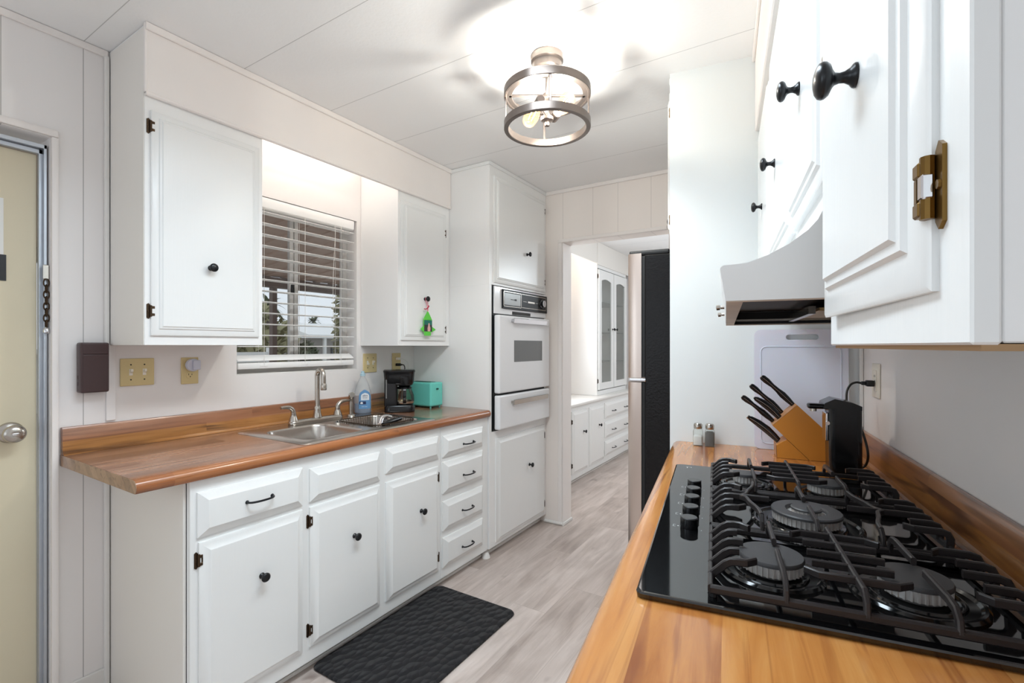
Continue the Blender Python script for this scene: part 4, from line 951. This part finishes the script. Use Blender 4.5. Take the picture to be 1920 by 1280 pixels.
door(K, XN, -1, .392, .706, 1.345, 2.120, 'near', kn=(.520, 1.553), hinges=[(-1, 1.4115), (-1, 2.04)], hmat='brass', ajar=(.392, math.radians(1.3)), pins=True)

# counter items
def leaned(mb, x, y, z, tiltdeg): return mb.xf(Matrix.Translation((x, y, z)) @ Matrix.Rotation(math.radians(-tiltdeg), 4, 'X') @ Matrix.Rotation(math.radians(90), 4, 'X'))
BD = Thing('cutting_board', 'white plastic cutting board leaning on the partition', 'cutting board', (.254, 2.08, .9145), R)
bo, bh = rr(-.153, 0, .153, .457, .022, 5), rr(-.045, .418, .062, .438, .0099, 5)
b = MB(); t = .012
b.flat_holes(bo, [bh], 0).flat_holes(bo, [bh], t)
b.loft([[(x, y, z) for x, y in bo] for z in (0, t)], False).loft([[(x, y, z) for x, y in bh] for z in (0, t)], False).weld()
BD.part('slab', leaned(b, .254, 2.085, .9146, 2.0), M['board'])
BD.part('juice_groove', leaned(MB().tube([(x, y, t) for x, y in rr(-.130, .022, .130, .392, .02, 4)], .0022, 6, True), .254, 2.085, .9146, 2.0), M['board'])
KB = Thing('knife_block', 'slanted orange wooden knife block beside the can opener', 'knife block', (.26, 1.98, .9145), R)
ky, kd = 1.930, .095
KB.part('block', MB().prism([(x, ky, z) for x, z in [(.152, 1.027), (.228, 1.103), (.385, .946), (.385, .915), (.264, .915)]], (0, kd, 0)), M['block'])
KB.part('slot_face', MB().prism([(.1510, ky + .002, 1.0280), (.2270, ky + .002, 1.1040), (.2274, ky + .002, 1.1036), (.1514, ky + .002, 1.0276)], (0, kd - .004, 0)), M['blockend'], label='end grain face with knife slots')
KB.part('wedge_foot', MB().prism([(x, ky, z) for x, z in [(.166, .915), (.164, .958), (.196, .981), (.2625, .915)]], (0, kd, 0)), M['block'])
KB.part('foot_face', MB().prism([(x, ky + .002, z) for x, z in [(.1635, .918), (.1625, .9585), (.163, .9590), (.1645, .918)]], (0, kd - .004, 0)), M['blockend'])
knives = [((.120, 1.197), (.2205, 1.0985), 1.985, .0085, 'top knife of the block, longest black handle'), ((.085, 1.163), (.188, 1.0655), 2.005, .0080, 'upper black-handled knife of the crossed pair'),
          ((.094, 1.122), (.176, 1.0535), 1.955, .0095, 'lower black-handled knife of the crossed pair'), ((.056, 1.121), (.158, 1.0355), 1.985, .0078, 'black-handled knife reaching furthest left from block'),
          ((.074, 1.050), (.173, .9700), 1.962, .0100, 'curved black knife in foot of the wooden block')]
for i, (a, e, y, r, lab) in enumerate(knives):
    T = Thing('kitchen_knife', lab, 'knife', ((a[0] + e[0]) / 2, y, (a[1] + e[1]) / 2), R, group=None)
    A, E_ = Vector((a[0], y, a[1])), Vector((e[0], y, e[1])); d = (E_ - A).normalized(); nrm = Vector((d.z, 0, -d.x))
    if nrm.z < 0: nrm = -nrm
    prof = [(.0, .7), (.04, 1.0), (.16, 1.05), (.34, .72), (.5, .80), (.66, 1.12), (.82, 1.0), (1.0, .72)] if i < 4 and i != 2 else [(.0, .3), (.08, .72), (.3, 1.0), (.6, 1.1), (.85, .95), (1.0, .8)]
    lp = []
    for t, s in prof:
        c = A.lerp(E_, t) + nrm * (.006 * math.sin(t * math.pi) * (1 if i in (2, 4) else .3)); hw = r * 1.25 * s; th = .0078
        lp.append([c + nrm * (hw * math.cos(2 * math.pi * k / 14)) + Vector((0, th * math.sin(2 * math.pi * k / 14), 0)) for k in range(14)])
    T.part('handle', MB().loft(lp), M['blkplastic'], angle=60)
    tp = [A.lerp(E_, t) + Vector((0, -.0079, 0)) + nrm * (.006 * math.sin(t * math.pi) * (1 if i in (2, 4) else .3)) for t in (.06, .25, .5, .75, .97)]
    T.part('tang', MB().tube(tp, .0005, 6), M['nickel'], label='thin silver tang line')
    if i != 2: T.part('butt_cap', MB().bar([A - d * .0012 , A + d * .005], r * 1.35, .0120, side=nrm), M['nickel'], label='silver cap at the handle end')
CO = Thing('can_opener', 'tall black electric can opener plugged in beside knife block', 'can opener', (.33, 1.76, .9145), R)
CO.part('body', MB().loft([[(x, y, z) for x, y in rr(.288 - dx * .5, 1.715, .372 - dx * .2, 1.800, .014, 4)] for z, dx in ((.9148, -.004), (.925, 0), (1.05, .004), (1.118, .004), (1.128, .012))]), M['blkplastic'])
CO.part('top_cap', MB().prism([(.270, 1.712, 1.120), (.274, 1.712, 1.136), (.300, 1.712, 1.150), (.345, 1.712, 1.140), (.368, 1.712, 1.130), (.368, 1.712, 1.118)], (0, .09, 0)), M['blkplastic'])
ar = CO.part('lever_arm', MB().box(.232, 1.726, 1.116, .300, 1.756, 1.132, .005), M['blkplastic'])
CO.part('cutter', MB().cyl((.248, 1.740, 1.108), (0, 0, 1), .009, .009, 16), M['nickel'], ar, label='steel cutting wheel')
CO.part('drive_plate', MB().box(.279, 1.728, 1.020, .286, 1.790, 1.105, .002).cyl((.283, 1.7275, 1.075), (0, -1, 0), .006, .006, 12), M['chrome'])
CO.part('cable', MB().tube(smooth([(.412, 1.925, 1.186), (.396, 1.925, 1.188), (.378, 1.918, 1.178), (.366, 1.905, 1.150), (.366, 1.88, 1.10), (.390, 1.86, 1.06), (.404, 1.845, 1.01), (.408, 1.83, .965), (.404, 1.845, .930), (.380, 1.83, .920), (.360, 1.802, .922)], 6), .0036, 8), M['rubber'], label='black power cable')
CO.part('plug', MB().box(.423, 1.914, 1.176, .4445, 1.938, 1.196, .003).box(.410, 1.919, 1.180, .424, 1.933, 1.192, .003), M['rubber'])
T = plate('wall_outlet', 'ivory wall outlet on the cooktop wall with black plug', 1.887, 1.966, 1.139, 1.252, 'ivory', R, .4545, -1, cat='outlet')
T.part('socket_face', MB().box(.4468, 1.908, 1.160, .4486, 1.944, 1.230, .001, 1), M['ivory'])
T.part('slots', MB().box(.4464, 1.918, 1.207, .4470, 1.920, 1.215).box(.4464, 1.932, 1.207, .4470, 1.934, 1.214).box(.4464, 1.921, 1.193, .4470, 1.931, 1.196), M['slot'])
for nm, lab, xx, mat, lev in (('salt_shaker', 'glass shaker of white salt against the partition', -.101, 'salt', .040), ('pepper_shaker', 'glass shaker of dark pepper against the partition', -.0575, 'pepper', .056)):
    T = Thing(nm, lab, 'shaker', (xx, 2.050, .9145), R)
    q = lambda h, r: [(x, y, .9147 + h) for x, y in rr(xx - h * 0 - r, 2.050 - r, xx + r, 2.050 + r, r * .35, 3)]
    T.part('filling', MB().loft([q(.003, .0165), q(lev - .004, .0165), q(lev, .012)]), M[mat])
    T.part('glass_jar', MB().loft([q(0, .0185), q(.055, .0185), q(.064, .0150), q(.070, .0140)]), M['jar'])
    T.part('metal_cap', MB().lathe([(.0155, .066), (.0165, .069), (.0165, .082), (.013, .087), (0, .088)], (xx, 2.050, .9147), (0, 0, 1), 20), M['nickel'])

# fridge and the cabinet above it
FG = Thing('refrigerator', 'black sided fridge with stainless doors beyond the partition', 'refrigerator', (0, 2.55, 0), R)
FG.part('body', MB().box(-.330, 2.200, .03, .34, 2.900, 1.716, .004), M['fridgeblk'], label='pebbled black body')
FG.part('feet', MB().box(-.30, 2.22, 0, .30, 2.88, .03), M['blkmatte'])
FG.part('gasket', MB().box(-.344, 2.206, .07, -.331, 2.894, 1.145).box(-.344, 2.206, 1.170, -.331, 2.894, 1.712), M['blkmatte'])
def fdoor(z0, z1, lab):
    d = FG.part('door', MB().loft([[(x, y, z) for x, y in [(-.345, 2.198), (-.392, 2.198), (-.404, 2.206), (-.412, 2.25), (-.415, 2.55), (-.412, 2.85), (-.404, 2.894), (-.392, 2.902), (-.345, 2.902)]] for z in (z0, z1)]), M['fsteel'], label=lab)
    FG.part('door_handle', MB().bar(smooth([(-.412, 2.84, z0 + .05 if z0 > 1 else z1 - .05), (-.45, 2.84, z0 + .07 if z0 > 1 else z1 - .07), (-.455, 2.84, z0 + .2 if z0 > 1 else z1 - .3), (-.45, 2.84, z1 - .1 if z0 > 1 else z1 - .5), (-.412, 2.84, z1 - .08 if z0 > 1 else z1 - .52)], 4), .022, .018, side=(0, 1, 0)), M['fsteel'], d)
fdoor(.065, 1.146, 'tall stainless lower door'); fdoor(1.166, 1.724, 'stainless freezer door')
FG.part('hinge_cover', MB().box(-.400, 2.205, 1.7165, -.225, 2.235, 1.738, .006), M['blkmatte'])
FG.part('middle_hinge', MB().box(-.400, 2.199, 1.149, -.325, 2.235, 1.163, .004), M['chrome'])
K = Thing('wall_cabinet', 'white cabinet above the fridge, seen edge on', 'cabinet', (.1, 2.4, 1.752), R)
K.part('carcass', MB().box(-.210, 2.132, 1.752, .4535, 2.880, 2.449, .001, 1), M['cab'])
K.part('crown', MB().bar([(-.2145, 2.140, 2.433), (-.2145, 2.88, 2.433)], .010, .030), M['cab'])
door(K, -.210, -1, 2.139, 2.490, 1.785, 2.385, 'upper', kn=(2.455, 1.915), hinges=[(-1, 2.30), (-1, 1.845)], hmat='brass')
door(K, -.210, -1, 2.520, 2.860, 1.785, 2.385, 'upper', kn=(2.56, 1.915))

# ================================================================== dining room
XD = -1.912
K = Thing('dining_sideboard', 'long white base cabinet in the dining room beyond doorway', 'cabinet', (-2.1, 4.8, 0))
K.part('carcass', MB().box(-2.318, 3.31, .05, XD, 6.04, .734, .001, 1), M['cab'])
K.part('toe_kick', MB().box(-2.30, 3.31, 0, -1.96, 6.04, .05).bar([(-1.955, 3.31, .008), (-1.955, 6.04, .008)], .010, .016), M['trim'])
K.part('worktop', MB().box(-2.318, 3.31, .7345, -1.888, 6.045, .762, .008, 3), M['trim'], label='white counter top')
door(K, XD, 1, 3.66, 4.045, .10, .69, 'base', hinges=[(1, .595), (1, .185)])
door(K, XD, 1, 4.090, 4.450, .10, .69, 'base', kn=(4.330, .480), hinges=[(-1, .595), (-1, .185)])
door(K, XD, 1, 4.500, 4.890, .10, .69, 'base', kn=(4.727, .487), hinges=[(1, .60), (1, .17)])
for a, b in ((.520, .690), (.312, .484), (.116, .276)):
    door(K, XD, 1, 4.925, 5.760, a, b, 'drawer', pl=[(5.155, (a + b) / 2 - .015), (5.555, (a + b) / 2 - .015)], name='drawer')
K = Thing('china_cabinet', 'white glass-door china cabinet standing on dining sideboard', 'cabinet', (-2.16, 5.4, .764))
x0, x1, y0, y1, z0, z1 = -2.318, -2.004, 4.945, 5.900, .7635, 2.449
cc = MB().box(x0, y0, z0, x1, y0 + .018, z1, .001, 1).box(x0, y1 - .018, z0, x1, y1, z1, .001, 1).box(x0, y0 + .018, z0, x0 + .012, y1 - .018, z1).box(x0 + .012, y0 + .018, z0, x1, y1 - .018, .812).box(x0 + .012, y0 + .018, 2.165, x1, y1 - .018, z1)
K.part('carcass', cc, M['cab_side'])
for z in (1.12, 1.46, 1.80): K.part('shelf', MB().box(x0 + .014, y0 + .02, z, x1 - .03, y1 - .02, z + .006), M['shelfglass'], label='clear glass shelf')
for a, b, hs, ky in ((4.965, 5.415, -1, 5.375), (5.430, 5.882, 1, 5.470)):
    m = MB(); zt, zb = 2.150, .825; fw = .075
    inner = [(a + fw, zb + fw), (b - fw, zb + fw), (b - fw, zt - fw - .04)] + [(b - fw - (b - a - 2 * fw) * k / 8, zt - fw - .04 + .022 * math.sin(math.pi * k / 8)) for k in range(1, 8)] + [(a + fw, zt - fw - .04)]
    # frame as a ring between the outer rectangle and the arched opening
    out = []
    for (yy, zz) in inner:
        ty = (yy - a - fw) / (b - a - 2 * fw)
        if zz < zb + fw + .01: out.append((a if ty < .5 else b, zb))
        elif ty <= 0: out.append((a, zt))
        elif ty >= 1: out.append((b, zt))
        else: out.append((a + (b - a) * ty, zt))
    fr_ = [[(xx, p[0], p[1]) for p in pts] for xx, pts in ((x1, out), (x1 + .018, out), (x1 + .018, inner), (x1, inner))]
    m.loft(fr_, False, True)
    d = K.part('door', m, M['cab'])
    K.part('glass', MB().prism([(x1 + .006, p[0], p[1]) for p in inner], (.003, 0, 0)), M['cabglass'], d)
    K.part('knob', knob(MB(), (x1 + .018, ky, 1.500), (1, 0, 0)), M['knob'], d, angle=75)
    for z in (2.075, .92): K.part('hinge', hinge(MB(), x1, 1, a if hs < 0 else b, z, hs), M['brassdark'], d)
struct('wall_dining_soffit', MB().box(-2.016, 3.31, 2.215, -2.000, 4.944, 2.449, .002, 1).box(-2.003, 4.944, 2.200, -1.995, 6.04, 2.449, .002, 1), M['cream'], 'pale soffit board over the dining room sideboard')
SL = Thing('tube_light', 'warm lit tube lamp behind the dining room soffit', 'light', (-2.16, 4.2, 2.39))
SL.part('housing', MB().box(-2.20, 3.5, 2.425, -2.12, 4.85, 2.449, .004), M['trim'])
SL.part('tube', MB().cyl((-2.16, 3.55, 2.408), (0, 1, 0), .013, 1.25, 14), M['tubewarm'])
sash_window('window_2', 'dining room window above the sideboard', 3.55, 4.65, 1.0, 2.1)

# ================================================================== outside the sink window
struct('ground', MB().box(-60, -20, -.75, -2.6, 60, -.70), M['ground'], 'pale gravel ground outside the window', 'ground')
AW = Thing('patio_awning', 'brown ribbed metal patio awning outside the window', 'awning', (-4, 4, 2.0))
def slope(x): return 2.42 + (x + 2.5) * .115
aw = MB(); nrib = 46
sec = []
for k in range(nrib):
    y = -1 + 10 * k / nrib; sec += [(y, .0), (y + .06, .0), (y + .08, .035), (y + .20, .035)]
aw.loft([[(x, y, slope(x) + dz) for y, dz in sec] for x in (-2.46, -5.32)], caps=False)
AW.part('roof_panel', aw, M['awn'], recalc=False)
AW.part('edge_beam', MB().box(-5.36, -1, 1.985, -5.26, 9, 2.10), M['awnbeam'])
for y in (.6, 3.22, 5.9): AW.part('post', MB().box(-5.345, y, -.70, -5.275, y + .055, 1.986), M['awnbeam'])
def tree(name, label, x, y, h, w, mat, n, trunk=.06, base=.25, leafsz=.16, squash=1.0):
    T = Thing(name, label, 'tree', (x, y, -.70))
    tr = MB(); zc = -.70 + h * base
    tr.tube(smooth([(x, y, -.70), (x + .05, y, -.70 + h * base * .6), (x - .03, y + .04, -.70 + h * .6)], 4), [trunk - trunk * .06 * i for i in range(9)], 8)
    for k in range(5):
        a = 2 * math.pi * k / 5 + .3; tr.tube([(x, y, -.70 + h * base * .5), (x + w * .22 * math.cos(a), y + w * .22 * math.sin(a), zc), (x + w * .36 * math.cos(a), y + w * .36 * math.sin(a), zc + h * .2)], [trunk * .6, trunk * .4, trunk * .2], 6)
    T.part('trunk', tr, M['bark'])
    c = MB()
    for k in range(n):
        while True:
            p = Vector((random.uniform(-1, 1), random.uniform(-1, 1), random.uniform(-1, 1)))
            if .25 < p.length < 1: break
        q = Vector((x + p.x * w / 2, y + p.y * w / 2, -.70 + h * (base + 1) / 2 + p.z * h * (1 - base) / 2 * squash))
        ax = Vector((random.uniform(-1, 1), random.uniform(-1, 1), random.uniform(-1, 1))).normalized(); u = ax.orthogonal().normalized(); v = ax.cross(u); s = leafsz * random.uniform(.6, 1.3)
        vs = [c.bm.verts.new(q + u * s), c.bm.verts.new(q + v * s * .5), c.bm.verts.new(q - u * s), c.bm.verts.new(q - v * s * .5)]; c.bm.faces.new(vs)
    T.part('crown', c, M[mat], recalc=False)
tree('shade_tree', 'olive leafed tree seen through the left window pane', -13.5, 7.15, 3.3, 3.1, 'leaf', 1500, .12, .30)
tree('bush', 'dark green hedge bush beside the grey house outside', -14.8, 10.25, 2.2, .8, 'leafdark', 900, .06, .05)
tree('bush', 'olive shrub at right behind the grey house roof', -22.5, 20.0, 3.6, 3.0, 'leaf', 900, .06, .05)
tree('cypress_tree', 'slim tall tree at right edge of the window view', -12, 9.46, 4.1, .42, 'leaf', 420, .06, .05, .12)
def palm(label, x, y, h, s):
    T = Thing('palm_tree', label, 'palm tree', (x, y, -.70))
    T.part('trunk', MB().tube([(x, y, -.70), (x + .1, y, h * .5), (x, y, h)], [.16 * s, .12 * s, .11 * s], 8), M['bark'])
    c = MB()
    for k in range(38):
        a = 2 * math.pi * k / 38 + random.uniform(-.1, .1); up = random.uniform(-.3, 1.9); L_ = s * random.uniform(.7, 1.0) * (1 - .22 * max(0, up)); row = []
        for j in range(6):
            t = j / 5; r = L_ * t; z = h + L_ * (up * t - .8 * t * t); wd = .09 * s * math.sin(math.pi * min(1, t + .12)) + .01
            row.append((Vector((x + r * math.cos(a) - wd * math.sin(a), y + r * math.sin(a) + wd * math.cos(a), z - .05 * t)), Vector((x + r * math.cos(a) + wd * math.sin(a), y + r * math.sin(a) - wd * math.cos(a), z - .05 * t))))
        vv = [(c.bm.verts.new(p), c.bm.verts.new(q)) for p, q in row]
        for j in range(5): c.bm.faces.new((vv[j][0], vv[j][1], vv[j + 1][1], vv[j + 1][0]))
    T.part('frond', c, M['leafdark'], recalc=False)
palm('distant palm in the right window pane', -26, 18.5, 2.75, .85)
palm('distant palm at the left beside window frame', -24, 14.4, 3.35, 1.2)
NH = Thing('neighbour_house', 'grey neighbour house with white roof across the street', 'house', (-17, 13, -.70))
NH.part('wall', MB().box(-19.5, 11.1, -.70, -16.2, 17.5, 1.62), M['stucco'])
NH.part('roof', MB().prism([(-15.6, 10.9, 1.60), (-15.6, 10.9, 1.72), (-17.8, 10.9, 2.25), (-20, 10.9, 1.72), (-20, 10.9, 1.60)], (0, 6.9, 0)), M['roofw'])
for y in (12.3, 14.2): NH.part('window', MB().box(-16.2, y, .35, -16.15, y + 1.1, 1.25), M['outglass'])
NH.part('carport_post', MB().box(-15.75, 11.6, -.70, -15.65, 11.7, 1.60), M['siding'])
WT = Thing('white_house', 'white sided mobile home seen low through the left pane', 'house', (-20, 5, -.70))
WT.part('wall', MB().box(-24, 4.0, -.70, -19.5, 10.6, 1.05), M['siding'])
WT.part('roof', MB().box(-24.2, 3.8, 1.05, -19.2, 10.8, 1.20), M['roofw'])
for y in (6.0, 8.0, 9.4): WT.part('window', MB().box(-19.5, y, .1, -19.45, y + .9, .8), M['outglass'])
FE = Thing('white_fence', 'low white slatted fence outside the left window pane', 'fence', (-7.5, 5, -.70))
fs = MB()
for k in range(7): fs.box(-7.54, 3.0, .55 + .10 * k, -7.50, 4.55, .61 + .10 * k)
FE.part('slat_panel', fs, M['siding'])
for y in (3.0, 3.75, 4.5): FE.part('post', MB().box(-7.56, y, -.70, -7.48, y + .07, 1.28), M['siding'])
